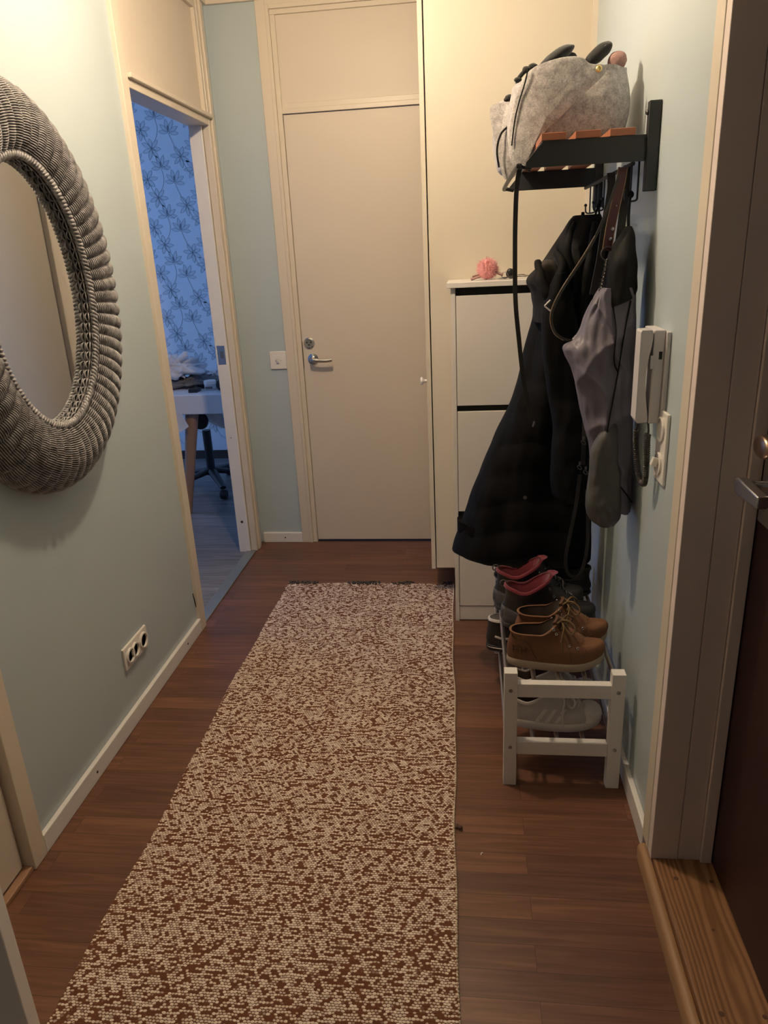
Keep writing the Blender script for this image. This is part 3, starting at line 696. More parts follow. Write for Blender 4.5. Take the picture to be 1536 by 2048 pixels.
for i, (dx, ang, ln) in enumerate(((0.050, -0.2, .045), (0.065, 0.15, .05), (0.085, -0.05, .05), (0.12, 0.1, .045))):
    k_ = MB(); c_ = Vector((pc.x+dx, 2.80+0.008*i, 1.352+0.003*i))
    Rk = rotz(ang) @ roty(0.08*(i-1))
    k_.lathe([(0.011, 0), (0.011, 0.002)], c_, 'z', 18); k_.obox(c_ + Rk @ Vector((ln/2+.005, 0, 0.001)), (ln, 0.006, 0.0022), Rk)
    for q in range(4): k_.obox(c_ + Rk @ Vector((ln*.5+q*.007, 0.004, 0.001)), (0.003, 0.003, 0.002), Rk)
    k_.build('key', M_dmetal, ky, smooth=30)
MB().blob((pc.x+0.084, 2.85, 1.368), (0.017, 0.008, 0.018), None, .15, 30, 20, 14, 4).build('key_fob', M_black, ky, smooth=60)

# ------------------------------------------------------------------ rug
rg = thing('runner_rug', 'long speckled cream and brown woven runner rug on the floor', 'rug', (-0.46, 1.9, 0))
def rx0(y): return -0.866 + 0.004*math.sin(y*5) + 0.003*math.sin(y*13+1) + (0.012*max(0, (y-2.2)))*0 + (0.025 if y > 3.0 else 0)*(y-3.0)*10*0.4
def rx1(y): return -0.029 - 0.0255*(y-0.95) + 0.003*math.sin(y*6+2) + 0.002*math.sin(y*15)
NY, NX = 200, 60; Y0, Y1 = 0.15, 3.075
P = []; F = []
def rz(x, y): 
    return 0.0085 + 0.0018*noise.noise(Vector((x*4, y*3, 0))) + 0.0012*noise.noise(Vector((x*11, y*9, 2)))
for top in (1, 0):
    for j in range(NY+1):
        y = Y0+(Y1-Y0)*j/NY
        for i in range(NX+1):
            t = i/NX; x = rx0(y)+(rx1(y)-rx0(y))*t
            yy = y - (0.012*(2*t-1)**2 if j > NY-6 else 0) + 0.003*math.sin(t*25)*(1 if j > NY-4 else 0)
            P.append((x + 0.0016*(math.sin(y*700)) * (1 if i in (0, NX) else 0), yy, rz(x, y)*top + (0.001 if not top else 0)))
n1_ = (NY+1)*(NX+1)
for j in range(NY):
    for i in range(NX):
        a = j*(NX+1)+i
        F.append((a, a+1, a+NX+2, a+NX+1)); F.append((a+n1_, a+NX+1+n1_, a+NX+2+n1_, a+1+n1_))
for j in range(NY):
    a = j*(NX+1); F.append((a, a+NX+1, a+NX+1+n1_, a+n1_)); a += NX; F.append((a, a+n1_, a+NX+1+n1_, a+NX+1))
for i in range(NX):
    a = NY*(NX+1)+i; F.append((a, a+1, a+1+n1_, a+n1_))
    a = i; F.append((a, a+n1_, a+1+n1_, a+1))
MB().add(P, F).build('woven_field', M_rug, rg, smooth=60)
kn_ = MB()  # selvedge stitches along the right edge
for j in range(330):
    y = Y0 + (Y1-Y0)*j/330
    kn_.blob((rx1(y)-0.001, y, 0.007), (0.0035, 0.0036, 0.004), None, 0, 1, 6, 4)
so = kn_.build('selvedge', simple('cream_selvedge', (0.62, 0.52, 0.40), .95), rg, smooth=180)
fr = MB(); rn = random.Random(11)
for (a, b_, n_) in ((-0.855, -0.72, 16), (-0.56, -0.42, 18), (-0.36, -0.27, 7), (-0.13, -0.09, 3)):
    for i in range(n_):
        x = a+(b_-a)*(i+rn.random()*.5)/n_; y = 3.066; ln = rn.uniform(.012, .030)
        fr.tube(catmull([(x, y-.005, 0.010), (x+rn.uniform(-.012, .012), y+ln*.5, 0.014), (x+rn.uniform(-.016, .016), y+ln, 0.005)], 4), 0.0032, 6)
so = fr.build('fringe', M_fringe, rg, smooth=60); so['kind'] = 'stuff'
# crumbs on the floor
pc = atz(920, 1655, 0.008)
cb = MB(); cb.blob(pc, (0.009, 0.006, 0.004), None, .6, 90, 12, 8, 3); cb.blob(pc+Vector((-.01, .008, 0)), (0.005, 0.007, 0.003), None, .6, 90, 12, 8, 5)
tag(cb.build('dried_leaf_crumb', M_bootd, smooth=40), 'small brown crumb of dried leaf beside the rug edge', 'crumb')
pc = atz(962, 1710, 0.002)
tag(MB().tube(catmull([pc, pc+Vector((.001, .005, .0015)), pc+Vector((.005, .007, .001))], 4), 0.0012, 6).build('white_thread', M_plate), 'tiny white thread lying on the brown floor right of the rug', 'thread')

# ------------------------------------------------------------------ switch, sockets, intercom
sw = thing('light_switch', 'square white light switch beside the closed door', 'light switch', (-0.949, YB, 0.935))
MB().prism([(-0.992, 0.934), (-0.906, 0.934), (-0.906, 1.022), (-0.992, 1.022)], 'y', YB-0.009, YB).build('plate', M_plate, sw, bevel=0.004, seg=3)
MB().obox((-0.949, YB-0.013, 0.978), (0.016, 0.010, 0.026), rotx(0.18)).build('rocker', M_plate, sw, bevel=0.002)
for x_ in (-0.962, -0.936): MB().lathe([(0.0025, 0), (0.0025, 0.001)], (x_, YB-0.009, 0.977), '-y', 10).build('screw', M_steel, sw)

so_ = thing('triple_socket', 'white triple wall socket low on the left wall', 'wall socket', (XL, 2.07, 0.2))
MB().box(XL, XL+0.009, 1.983, 2.160, 0.199, 0.279).build('plate', M_plate, so_, bevel=0.003, seg=3)
for yc, r_ in ((2.020, .026), (2.058, .026), (2.122, .028)):
    rg_ = MB().lathe([(r_, 0), (r_, 0.006), (r_-0.004, 0.007), (r_-0.006, -0.001), (0.001, -0.002)], (XL+0.009, yc, 0.239), 'x', 28).build('socket_ring', M_plate, so_, smooth=35)
    MB().lathe([(0.003, 0), (0.003, 0.001)], (XL+0.0075, yc-0.006, 0.247), 'x', 10).lathe([(0.003, 0), (0.003, 0.001)], (XL+0.0075, yc-0.006, 0.231), 'x', 10).box(XL+0.0075, XL+0.009, yc+0.004, yc+0.008, 0.228, 0.25).build('pin_hole', M_dkhole, rg_)

ic = thing('intercom_phone', 'white wall intercom telephone with its handset on the hook', 'intercom', (XR, 1.75, 1.06))
IY0, IY1 = 1.70, 1.80; IZ0, IZ1 = 1.062, 1.272
MB().box(XR-0.010, XR-0.0005, IY0-0.012, IY1, IZ0-0.002, IZ1-0.004).build('back_plate', M_phone, ic, bevel=0.002)
MB().box(XR-0.034, XR-0.010, IY0, IY1, IZ0, IZ1).build('housing', M_phone, ic, bevel=0.003, seg=3)
# handset: bracket shape with the thumb hollow
poly = [(XR-0.036, IZ0+0.004), (XR-0.036, IZ0+0.018)]
for k in range(13):
    t = k/12; poly.append((XR-0.0365-0.010*math.sin(PI*t)**1.2, IZ0+0.018 + t*(IZ1-IZ0-0.040)))
poly += [(XR-0.036, IZ1-0.012), (XR-0.039, IZ1), (XR-0.060, IZ1), (XR-0.063, IZ1-0.004), (XR-0.063, IZ0+0.01), (XR-0.058, IZ0+0.001)]
hs = MB().prism(poly, 'y', IY0+0.002, IY0+0.052).build('handset', M_phone, ic, bevel=0.0012)
MB().box(XR-0.040, XR-0.031, IY0-0.002, IY0+0.006, 1.187, 1.217).build('latch_button', M_steel, ic, bevel=0.001)
MB().box(XR-0.022, XR-0.015, IY0-0.001, IY0+0.001, 1.208, 1.225).build('slot', M_dkhole, ic)
cp = [Vector((XR-0.030, 1.722, IZ0+0.004)), Vector((XR-0.030, 1.708, IZ0-0.018)), Vector((XR-0.034, 1.700, IZ0-0.035)), Vector((XR-0.030, 1.706, IZ0-0.09)), Vector((XR-0.026, 1.722, IZ0-0.145)), Vector((XR-0.030, 1.740, IZ0-0.152)), Vector((XR-0.038, 1.748, IZ0-0.125)), Vector((XR-0.046, 1.748, IZ0-0.07)), Vector((XR-0.050, 1.740, IZ0-0.025)), Vector((XR-0.050, 1.732, IZ0+0.004))]
cpath = catmull(cp, 60)
hx = []
for i, p_ in enumerate(cpath):
    t = cpath[min(i+1, len(cpath)-1)] - cpath[max(i-1, 0)]; t.normalize()
    a = t.cross(Vector((0, 1, 0.1))).normalized(); b_ = t.cross(a)
    f_ = i/len(cpath); rr = 0.0065 if 0.17 < f_ < 0.90 else 0.0012
    ph = i*1.25
    hx.append(p_ + a*rr*math.cos(ph) + b_*rr*math.sin(ph))
MB().tube(hx, 0.0018, 5).build('coiled_cord', M_cord, ic, smooth=180)

wp = thing('wall_plate_switch', 'white upright wall plate with socket and rocker switch below the intercom', 'light switch', (XR, 1.64, 0.93))
MB().box(XR-0.008, XR, 1.640, 1.726, 0.930, 1.095).build('plate', M_plate, wp, bevel=0.003, seg=3)
MB().lathe([(0.029, 0), (0.029, 0.004), (0.025, 0.005), (0.024, 0.001)], (XR-0.008, 1.683, 1.053), '-x', 32).build('socket_ring', M_plate, wp, smooth=35)
MB().lathe([(0.027, 0), (0.027, 0.004), (0.024, 0.005), (0.024, 0.002)], (XR-0.008, 1.683, 0.973), '-x', 32).build('switch_ring', M_plate, wp, smooth=35)
MB().obox((XR-0.017, 1.686, 0.976), (0.014, 0.014, 0.020), roty(0.3)).build('rocker', M_plate, wp, bevel=0.0015)

# ------------------------------------------------------------------ wicker mirror
MY, MZ = 1.825, 1.395
mi = thing('wicker_mirror', 'oval mirror in a thick grey wicker frame on the left wall', 'mirror', (XL, MY, MZ-0.51))
gl = MB()
NG = 96
gl.add([Vector((XL+0.042, MY+0.252*math.cos(2*PI*k/NG), MZ+0.345*math.sin(2*PI*k/NG))) for k in range(NG)], [list(range(NG))])
gl.rings([[Vector((XL+dx, MY+0.252*math.cos(2*PI*k/NG), MZ+0.345*math.sin(2*PI*k/NG))) for k in range(NG)] for dx in (0.0419, 0.030)], cap0=False)
gl.build('glass', M_mirror, mi)
# cross-section of the frame: from the glass rim, out over the lip, round to the wall
SEC = catmull([(0.000, 0.044, 0), (-0.002, 0.051, 0), (0.008, 0.062, 0), (0.035, 0.080, 0), (0.072, 0.089, 0), (0.110, 0.085, 0), (0.146, 0.068, 0), (0.170, 0.044, 0), (0.178, 0.018, 0), (0.175, 0.003, 0)], 8)
SECL = [0]
for i in range(1, len(SEC)): SECL.append(SECL[-1] + (SEC[i]-SEC[i-1]).length)
def sec(u):
    s_ = u*SECL[-1]
    for i in range(1, len(SEC)):
        if SECL[i] >= s_:
            t = (s_-SECL[i-1])/(SECL[i]-SECL[i-1]); p_ = SEC[i-1].lerp(SEC[i], t); d = (SEC[i]-SEC[i-1]).normalized(); return p_, Vector((-d.y, d.x, 0))
    return SEC[-1], Vector((1, 0, 0))
RY0, RZ0 = 0.242, 0.325   # glass rim radii; outer adds .20 / .185
def fpt(a, rad, dep):
    ky_ = (0.418-RY0)/0.178; kz_ = (0.502-RZ0)/0.178
    return Vector((XL+dep, MY+(RY0+rad*ky_)*math.cos(a), MZ+(RZ0+rad*kz_)*math.sin(a)))
NSP = 66
# equal arc length table along the ring
TT = [0]; prev = None
for k in range(721):
    p_ = fpt(2*PI*k/720, 0.1, 0.1)
    if prev is not None: TT.append(TT[-1]+(p_-prev).length)
    prev = p_
def arc(f):
    s_ = (f % 1.0)*TT[-1]; lo, hi = 0, 720
    while hi-lo > 1:
        m_ = (lo+hi)//2
        if TT[m_] <= s_: lo = m_
        else: hi = m_
    return 2*PI*(lo + (s_-TT[lo])/(TT[hi]-TT[lo]))/720
NW = 44; NR = NSP*6
wk = MB()
angs = [arc(i/NR) for i in range(NR)]
for w in range(NW):
    u = (w+0.5)/NW; p_, n_ = sec(u)
    side = -1 if (n_.y < 0) else 1
    nv = n_ if (n_.x*0.3+n_.y) >= 0 or u > .8 else -n_
    # outward normal: away from the section centre
    cen = Vector((0.088, 0.03, 0))
    if (p_-cen).dot(n_) < 0: nv = -n_
    else: nv = n_
    pts = []
    for i in range(NR):
        ph = (i/6.0) % 1.0
        bul = abs(math.sin(PI*ph))**0.7
        jit = 0.0006*noise.noise(Vector((w*3.1, i*0.35, 0)))
        off = -0.004 + 0.0100*bul + jit
        q_ = p_ + nv*off
        pts.append(fpt(angs[i], q_.x, max(q_.y, 0.002)))
    wk.tube(pts, 0.0021, 5, closed=True)
wf = wk.build('woven_frame', M_wick, mi, smooth=180)
core = MB()
NC = 120
core.rings([[fpt(2*PI*k/NC, sec(u)[0].x*0.94+0.005, max(sec(u)[0].y*0.90, 0.0015)) for k in range(NC)] for u in [i/24 for i in range(25)]], cap0=False, cap1=False)
core.build('frame_core', M_wback, mi, smooth=180)
def braid(rad, dep, nb, amp, r_):
    mb = MB(); N = nb*6
    for s_ in range(2):
        pts = []
        for i in range(N):
            f = i/N; ph = 2*PI*nb*f + s_*PI
            pts.append(fpt(arc(f), rad+amp*math.cos(ph), dep+amp*0.8*math.sin(ph)))
        mb.tube(pts, r_, 5, closed=True)
    return mb
braid(0.003, 0.067, 84, 0.0068, 0.0046).build('braided_edge', M_wick, mi, smooth=180)

# ------------------------------------------------------------------ hat shelf
SY0, SY1 = 1.94, 2.70
hsf = thing('hat_shelf', 'black metal wall shelf with reddish wooden slats and hooks', 'shelf', (XR, 2.32, 1.56))
for yy in (SY0, SY1-0.006):
    arm = MB().prism([(0.137, 1.634), (0.425, 1.634), (0.425, 1.690), (0.176, 1.690), (0.137, 1.646)], 'y', yy, yy+0.006).build('bracket_arm', M_blackm, hsf, bevel=0.001)
    pp = MB().box(0.412, XR-0.0005, yy-0.010, yy+0.014, 1.568, 1.758).build('wall_upright', M_blackm, hsf, bevel=0.002)
    MB().lathe([(0.006, 0), (0.006, 0.003), (0.003, 0.006)], (0.412, yy+0.002, 1.735), '-x', 14).build('bolt', M_blackm, pp, smooth=40)
for xx in (0.172, 0.250, 0.328):
    MB().box(xx, xx+0.058, SY0-0.004, SY1+0.004, 1.690, 1.706).build('slat', M_slat, hsf, bevel=0.0015)
# outer tubular rail with bent ends and the hook rail
MB().tube(catmull([(0.150, SY0+0.008, 1.636), (0.128, SY0+0.020, 1.640), (0.118, SY0+0.06, 1.640), (0.118, SY1-0.06, 1.640), (0.128, SY1-0.02, 1.640), (0.150, SY1-0.008, 1.636)], 8), 0.006, 10).build('front_rail', M_blackm, hsf, smooth=60)
MB().tube([(0.386, SY0+0.006, 1.630), (0.386, SY1-0.006, 1.630)], 0.005, 12).build('hook_rail', M_gap, hsf, smooth=60)
for yy in (1.985, 2.14, 2.30, 2.46, 2.62):
    h_ = MB(); h_.tube(catmull([(0.408, yy, 1.640), (0.408, yy, 1.60), (0.408, yy, 1.565), (0.407, yy, 1.553), (0.398, yy, 1.550), (0.384, yy, 1.550), (0.379, yy, 1.556), (0.378, yy, 1.572)], 5), 0.0024, 8)
    h_.tube([(0.3915, yy, 1.632), (0.3915, yy, 1.552)], 0.0022, 8)
    h_.blob((0.378, yy, 1.574), (0.005, 0.005, 0.005), None, 0, 1, 12, 8)
    h_.build('hook', M_blackm, hsf, smooth=60)

# ------------------------------------------------------------------ felt bags
def loftrows(rows, Yc, depth, n=72, wr=0.01, fr=(10, 10, 4), seed=0, power=2.4, sub=6, baffle=None, cap0=True, cap1=True, sag=0):
    """rows: (z, xl, xr[, y offset, depth factor]); cross-sections are rounded boxes in x-y"""
    R = []
    rr = catmull([Vector((r[0], r[1], r[2])) for r in rows], sub)
    ex = catmull([Vector((r[3] if len(r) > 3 else 0, r[4] if len(r) > 4 else 1, 0)) for r in rows], sub)
    for (q_, e_) in zip(rr, ex):
        z, xl, xr_ = q_; yo, df = e_.x, e_.y
        cx, hx_ = (xl+xr_)/2, max((xr_-xl)/2, 0.002); hy = depth*df
        ring = []
        for k in range(n):
            a = 2*PI*k/n; c_, s_ = math.cos(a), math.sin(a)
            u = math.copysign(abs(c_)**(2/power), c_); v = math.copysign(abs(s_)**(2/power), s_)
            p_ = Vector((cx+hx_*u, Yc+yo+hy*v, z))
            nn = noise.noise(Vector((p_.x*fr[0]+seed, p_.y*fr[1], z*fr[2]))) + 0.5*noise.noise(Vector((p_.x*fr[0]*2.3+seed, p_.y*fr[1]*2, z*fr[2]*2.6+5)))
            d = Vector((u*hy, v*hx_, 0)); d.normalize() if d.length > 1e-6 else None
            am = wr*nn
            if baffle:
                ph = (z + 0.02*math.sin(p_.x*14+seed))/baffle[0]
                am += baffle[1]*(abs(math.sin(PI*ph))**0.6 - 0.6)
            sx_ = 0.2 if abs(u) > .88 else 1.0
            p_ += Vector((d.x*am*sx_, d.y*am, 0))
            p_.z += sag*noise.noise(Vector((p_.x*9, p_.y*9, seed)))
            ring.append(p_)
        R.append(ring)
    return MB().rings(R, cap0, cap1)

def zrow(px_l, px_r, py, Y, dy=0, df=1):
    a = at(px_l, py, Y); b_ = at(px_r, py, Y)
    return ((a.z+b_.z)/2, a.x, b_.x, dy, df)

fb1 = thing('felt_bag', 'grey felt tote bag with a folded front and brass stud on the shelf', 'bag', (0.25, 2.2, 1.706))
def openbag(xs, Yc, hy, z0, z1, lean, thick=0.004, seed=0, xl0=0, notch=None, zl=None, n=96):
    """thin-walled oval tote; xs=(left,right) at base, lean shifts the top"""
    R = []; m = 22
    for layer in (0, 1):
        seq = range(m+1) if layer == 0 else range(m, -1, -1)
        for j in seq:
            t = j/m; z = z0 + (z1-z0)*t
            bulge = math.sin(PI*min(1, t*1.05))*0.012
            cx = (xs[0]+xs[1])/2 + lean*t; hx_ = (xs[1]-xs[0])/2 + bulge - (thick if layer else 0); hyy = hy + bulge*1.3 - (thick if layer else 0)
            if t < .12: k_ = 0.86+0.14*(t/.12)**.5; hx_ *= k_; hyy *= k_
            ring = []
            for k in range(n):
                a = 2*PI*k/n; c_, s_ = math.cos(a), math.sin(a); pw = 2/3.2
                u = math.copysign(abs(c_)**pw, c_); v = math.copysign(abs(s_)**pw, s_)
                x = cx+hx_*u; y = Yc+hyy*v
                nn = 0.007*noise.noise(Vector((x*9, y*9, z*6+seed)))
                zz = z + t*(0.010*noise.noise(Vector((u*2, v*2, seed+3))) + (notch(u, v) if notch else 0))
                zz += -(1-t)*(zl(u) if zl else 0)
                ring.append(Vector((x+nn, y+nn, zz)))
            R.append(ring)
    return MB().rings(R, True, True)
b1 = openbag((0.118, 0.404), 2.21, 0.085, 1.708, 1.872, 0.0, seed=1, notch=lambda u, v: (-0.010*math.exp(-((u-0.35)/.12)**2) if v < 0 else 0) - 0.035*max(0, -u-.5), zl=lambda u: 0.040*max(0, -u-0.55)/0.45)
b1.build('bag_body', M_felt, fb1, smooth=60)
# folded front panel with the diagonal edge
fp = MB(); pts2 = [(1044, 345), (1028, 330), (1019, 300), (1022, 240), (1036, 180), (1060, 140), (1100, 122), (1140, 114), (1165, 116), (1180, 128), (1208, 130), (1211, 142), (1203, 155), (1165, 190), (1120, 235), (1080, 272), (1050, 298)]
P0 = []
for (qx, qy) in pts2:
    q_ = at(qx, qy, 2.10); P0.append(q_)
cx_ = sum((p_ for p_ in P0), Vector())/len(P0)
def bow(p_): 
    u = (p_.x-0.25)/0.14
    return Vector((p_.x, 2.100 - 0.006 + 0.030*min(1.2, abs(u))**3 * (1 if u < 0 else .6), p_.z))
outl = catmull(P0, 4, closed=True)
R_ = []
for s_, dy in ((1.0, 0.004), (1.0, 0.0), (0.97, -0.002), (0.8, -0.004), (0.55, -0.006), (0.3, -0.007), (0.08, -0.0075)):
    R_.append([bow(cx_ + (p_-cx_)*s_) + Vector((0, dy + 0.003*noise.noise(p_*s_*30), 0)) for p_ in outl])
fp.rings(R_, True, True)
fp.build('folded_flap', M_felt, fb1, smooth=60)
bt = at(1198, 137, 2.09)
MB().lathe([(0.0075, 0), (0.0075, 0.003), (0.005, 0.005), (0.002, 0.0045)], (bt.x, 2.094, bt.z), '-y', 24).build('stud', M_brass, fb1, smooth=40)
edge_pts = catmull([bow(at(a_, b_, 2.10)) + Vector((0, -0.008, 0)) for a_, b_ in ((1056, 138), (1050, 165), (1038, 205), (1030, 240), (1024, 290))], 6)
MB().tube(edge_pts, 0.0018, 6).build('edge_binding', M_hood, fb1, smooth=60)

fb2 = thing('felt_bag', 'second grey felt bag jutting out left behind the front one', 'bag', (0.20, 2.5, 1.706))
b2 = openbag((0.095, 0.36), 2.50, 0.10, 1.708, 1.86, -0.010, seed=7, zl=lambda u: 0.045*max(0, -u-0.5)/0.5)
b2.build('bag_body', M_felt, fb2, smooth=60)
wg = MB(); P0 = [at(a_, b_, 2.44) for a_, b_ in ((980, 218), (1003, 208), (1026, 192), (1040, 200), (1040, 300), (1036, 345), (1012, 361), (1000, 335), (988, 280))]
cx_ = sum((p_ for p_ in P0), Vector())/len(P0); outl = catmull(P0, 4, closed=True)
R_ = [[Vector((cx_.x+(p_.x-cx_.x)*s_, 2.42+dy + (p_.x-0.10)*-0.15, cx_.z+(p_.z-cx_.z)*s_)) for p_ in outl] for s_, dy in ((0.5, 0.01), (1.0, 0.008), (1.0, 0.0), (0.8, -0.004), (0.3, -0.007))]
wg.rings(R_); wg.build('side_wing', M_felt, fb2, smooth=60)
MB().tube(catmull([at(a_, b_, 2.40)+Vector((0, 0, 0)) for a_, b_ in ((1028, 225), (1018, 250), (1002, 268), (994, 300), (998, 335))], 6), 0.003, 6).build('handle_strap', M_hood, fb2, smooth=60)

def lump(name, mat, px_, py_, Y, rad, ang, seed, label, cat, grp=None, amp=.25, fr=25):
    c_ = at(px_, py_, Y)
    R_ = Matrix.Rotation(-ang, 3, 'Y')
    return tag(MB().blob(c_, rad, R_, amp, fr, 32, 20, seed).build(name, mat, smooth=180), label, cat, grp)
lump('beanie', M_glove, 1112, 116, 2.19, (0.050, 0.030, 0.016), 0.52, 2, 'black knit hat peeking out over the front of the felt bag', 'hat', amp=.15)
lump('glove', M_glove, 1139, 118, 2.20, (0.020, 0.013, 0.014), 0.35, 3, 'small black glove tip beside the black hat in the felt bag', 'glove', amp=.15)
lump('mitten', M_glove, 1197, 108, 2.19, (0.040, 0.022, 0.018), 0.62, 5, 'black mitten standing up above the brass stud of the felt bag', 'mitten', amp=.12)
lump('pink_scarf', M_ros, 1233, 122, 2.19, (0.024, 0.030, 0.022), -0.5, 6, 'dusty pink knit scarf end in the right corner of the felt bag', 'scarf', amp=.3)
sc_ = MB()
for (qx, qy, rr) in ((1052, 140, .009), (1036, 160, .007), (1034, 184, .008), (1027, 194, .009), (1018, 196, .008), (1066, 133, .009), (1014, 199, .006)):
    sc_.blob(at(qx, qy, 2.36), (rr*1.4, rr*1.2, rr), None, .3, 60, 16, 10, qx)
sc_.tube(catmull([at(a_, b_, 2.36) for a_, b_ in ((1066, 133), (1052, 140), (1036, 160), (1034, 184), (1014, 199))], 5), 0.006, 8)
tag(sc_.build('black_scarf', M_glove, smooth=180), 'black bobbled scarf along the back rim of the felt bags', 'scarf')

# ------------------------------------------------------------------ coats
# long black puffer coat
YCO = 2.36
ct = thing('puffer_coat', 'long black hooded puffer coat hanging left of the grey jacket', 'coat', (0.25, YCO, 0.45))
rows = [(566, 1085, 1205), (600, 1068, 1203), (635, 1064, 1200), (665, 1056, 1195), (700, 1047, 1188), (740, 1040, 1182), (800, 1022, 1180), (860, 993, 1180), (900, 976, 1180), (960, 952, 1180), (1000, 937, 1181), (1040, 924, 1182), (1075, 911, 1182), (1098, 905, 1182)]
rw = []
for i, (py_, l_, r_) in enumerate(rows):
    t = i/(len(rows)-1)
    z, xl, xr_, _, _ = zrow(l_, r_, py_, YCO)
    rw.append((z, xl, min(xr_, 0.418), 0, 0.75+0.30*t))
cm = loftrows(rw, YCO, 0.105, n=120, wr=0.014, fr=(13, 13, 3), seed=2, power=2.3, sub=9, baffle=(0.095, 0.0045), cap1=False)
# hem: turn in
last = cm.v[-120:]
cen = sum(last, Vector())/120
def hemz(p_): return 0.0
for k in range(120):
    p_ = cm.v[-120+k]
    u = (p_.x-cen.x)/0.22
    cm.v[-120+k] = p_ + Vector((0, 0, -0.030*max(0, min(1, (u+1)*1.1))))
inn = [Vector((cen.x+(p_.x-cen.x)*0.92, cen.y+(p_.y-cen.y)*0.85, p_.z+0.012)) for p_ in cm.v[-120:]]
inn2 = [p_+Vector((0, 0, 0.10)) for p_ in inn]
o_ = len(cm.v)-120
cm.add(inn, []); cm.add(inn2, [])
for a0, b0 in ((o_, o_+120), (o_+120, o_+240)):
    for k in range(120):
        l = (k+1) % 120; cm.f.append([a0+k, b0+k, b0+l, a0+l]); cm.mi.append(0)
cm.f.append([o_+240+k for k in range(120)]); cm.mi.append(0)
cm.build('coat_body', M_coat, ct, smooth=180)
# shoulders / hood
hr = [(430, 1150, 1198), (440, 1140, 1204), (455, 1130, 1209), (480, 1112, 1213), (505, 1096, 1215), (530, 1078, 1215), (548, 1058, 1214), (562, 1053, 1212), (580, 1062, 1210), (610, 1066, 1206), (640, 1066, 1200)]
rw = [zrow(l_, r_, py_, YCO-0.02, 0, min(1, 0.28+0.16*i)) for i, (py_, l_, r_) in enumerate(hr)]
rw = [(a_, b_, min(c_, 0.42), d_, e_) for a_, b_, c_, d_, e_ in rw]
loftrows(rw, YCO-0.02, 0.115, n=110, wr=0.018, fr=(16, 16, 7), seed=9, power=2.1, sub=8).build('hood', M_hood, ct, smooth=180)
# hood opening folds: dark lining patch framed by rolled edges
yh = YCO-0.155
fo = MB(); P0 = [at(a_, b_, yh) for a_, b_ in ((1082, 530), (1105, 522), (1120, 545), (1118, 575), (1128, 600), (1108, 598), (1090, 570))]
cc = sum(P0, Vector())/len(P0); ol_ = catmull(P0, 5, closed=True)
fo.rings([[Vector((cc.x+(p_.x-cc.x)*s_, yh+dy, cc.z+(p_.z-cc.z)*s_)) for p_ in ol_] for s_, dy in ((1.05, 0.03), (1.0, 0.004), (0.8, 0.0), (0.4, 0.006), (0.1, 0.008))])
fo.build('hood_lining', M_hoodin, ct, smooth=180)
def roll(pts, r_, Y, mat, name, par, n=12, flat=None):
    P = catmull([at(a_, b_, Y + (c_ if c_ is not None else 0)) for a_, b_, c_ in pts], 8)
    m_ = len(P); rad = [r_*(0.35+0.65*math.sin(PI*min(1, max(0, (i+1)/(m_+1))))**0.5) for i in range(m_)]
    P = [p_ + 0.003*Vector((noise.noise(p_*40), noise.noise(p_*40+Vector((9, 0, 0))), 0)) for p_ in P]
    return MB().tube(P, rad, n, flat=flat).build(name, mat, par, smooth=180)
roll([(1076, 522, .02), (1082, 560, -.005), (1096, 590, -.01), (1118, 612, 0), (1140, 620, .02)], 0.016, yh, M_hood, 'hood_edge', ct)
roll([(1112, 500, .02), (1124, 530, -.008), (1119, 565, -.01), (1128, 592, -.005), (1150, 600, .02)], 0.014, yh, M_hood, 'hood_edge', ct)
roll([(1150, 445, .04), (1135, 500, .0), (1150, 560, .0), (1142, 600, .01)], 0.011, yh, M_hood, 'hood_fold', ct)
roll([(1190, 445, .04), (1180, 520, .0), (1165, 600, .0), (1160, 680, .01)], 0.012, yh, M_hood, 'hood_fold', ct)
# sleeve hanging in front
slv = [(545, 1112, 1128), (580, 1096, 1142), (620, 1085, 1150), (700, 1085, 1165), (780, 1095, 1178), (850, 1105, 1180), (900, 1102, 1182), (950, 1100, 1180), (985, 1104, 1176), (1000, 1120, 1165)]
rw = [zrow(l_, r_, py_, 2.20, 0, 1) for (py_, l_, r_) in slv]
loftrows(rw, 2.20, 0.042, n=64, wr=0.010, fr=(18, 18, 5), seed=4, power=2.1, sub=8, baffle=(0.095, 0.003)).build('sleeve', M_coat, ct, smooth=180)
# chevron emblem on the chest
em = MB(); yl = 2.138
pa, pb_, pc_ = at(1101, 600, yl), at(1089, 612, yl), at(1101, 622, yl)
em.tube([pa, pb_], 0.0022, 6).tube([pb_, pc_], 0.0022, 6)
em.build('chevron_emblem', M_plate, ct)
sn = at(1050, 995, 2.245); MB().lathe([(0.006, 0), (0.006, 0.003), (0.003, 0.004)], sn, '-y', 16).build('snap_button', M_dmetal, ct, smooth=40)
lpp = MB().tube(catmull([at(1188, 440, 2.32), at(1197, 408, 2.31), at(1200, 402, 2.30), at(1198, 420, 2.30), at(1200, 440, 2.32)], 5), 0.003, 6).build('hanging_loop', M_hood, ct, smooth=60)
MB().tube([at(1165, 440, 2.33), at(1166, 424, 2.33)], [0.006, 0.0045], 8).build('toggle', M_hood, ct, smooth=60)

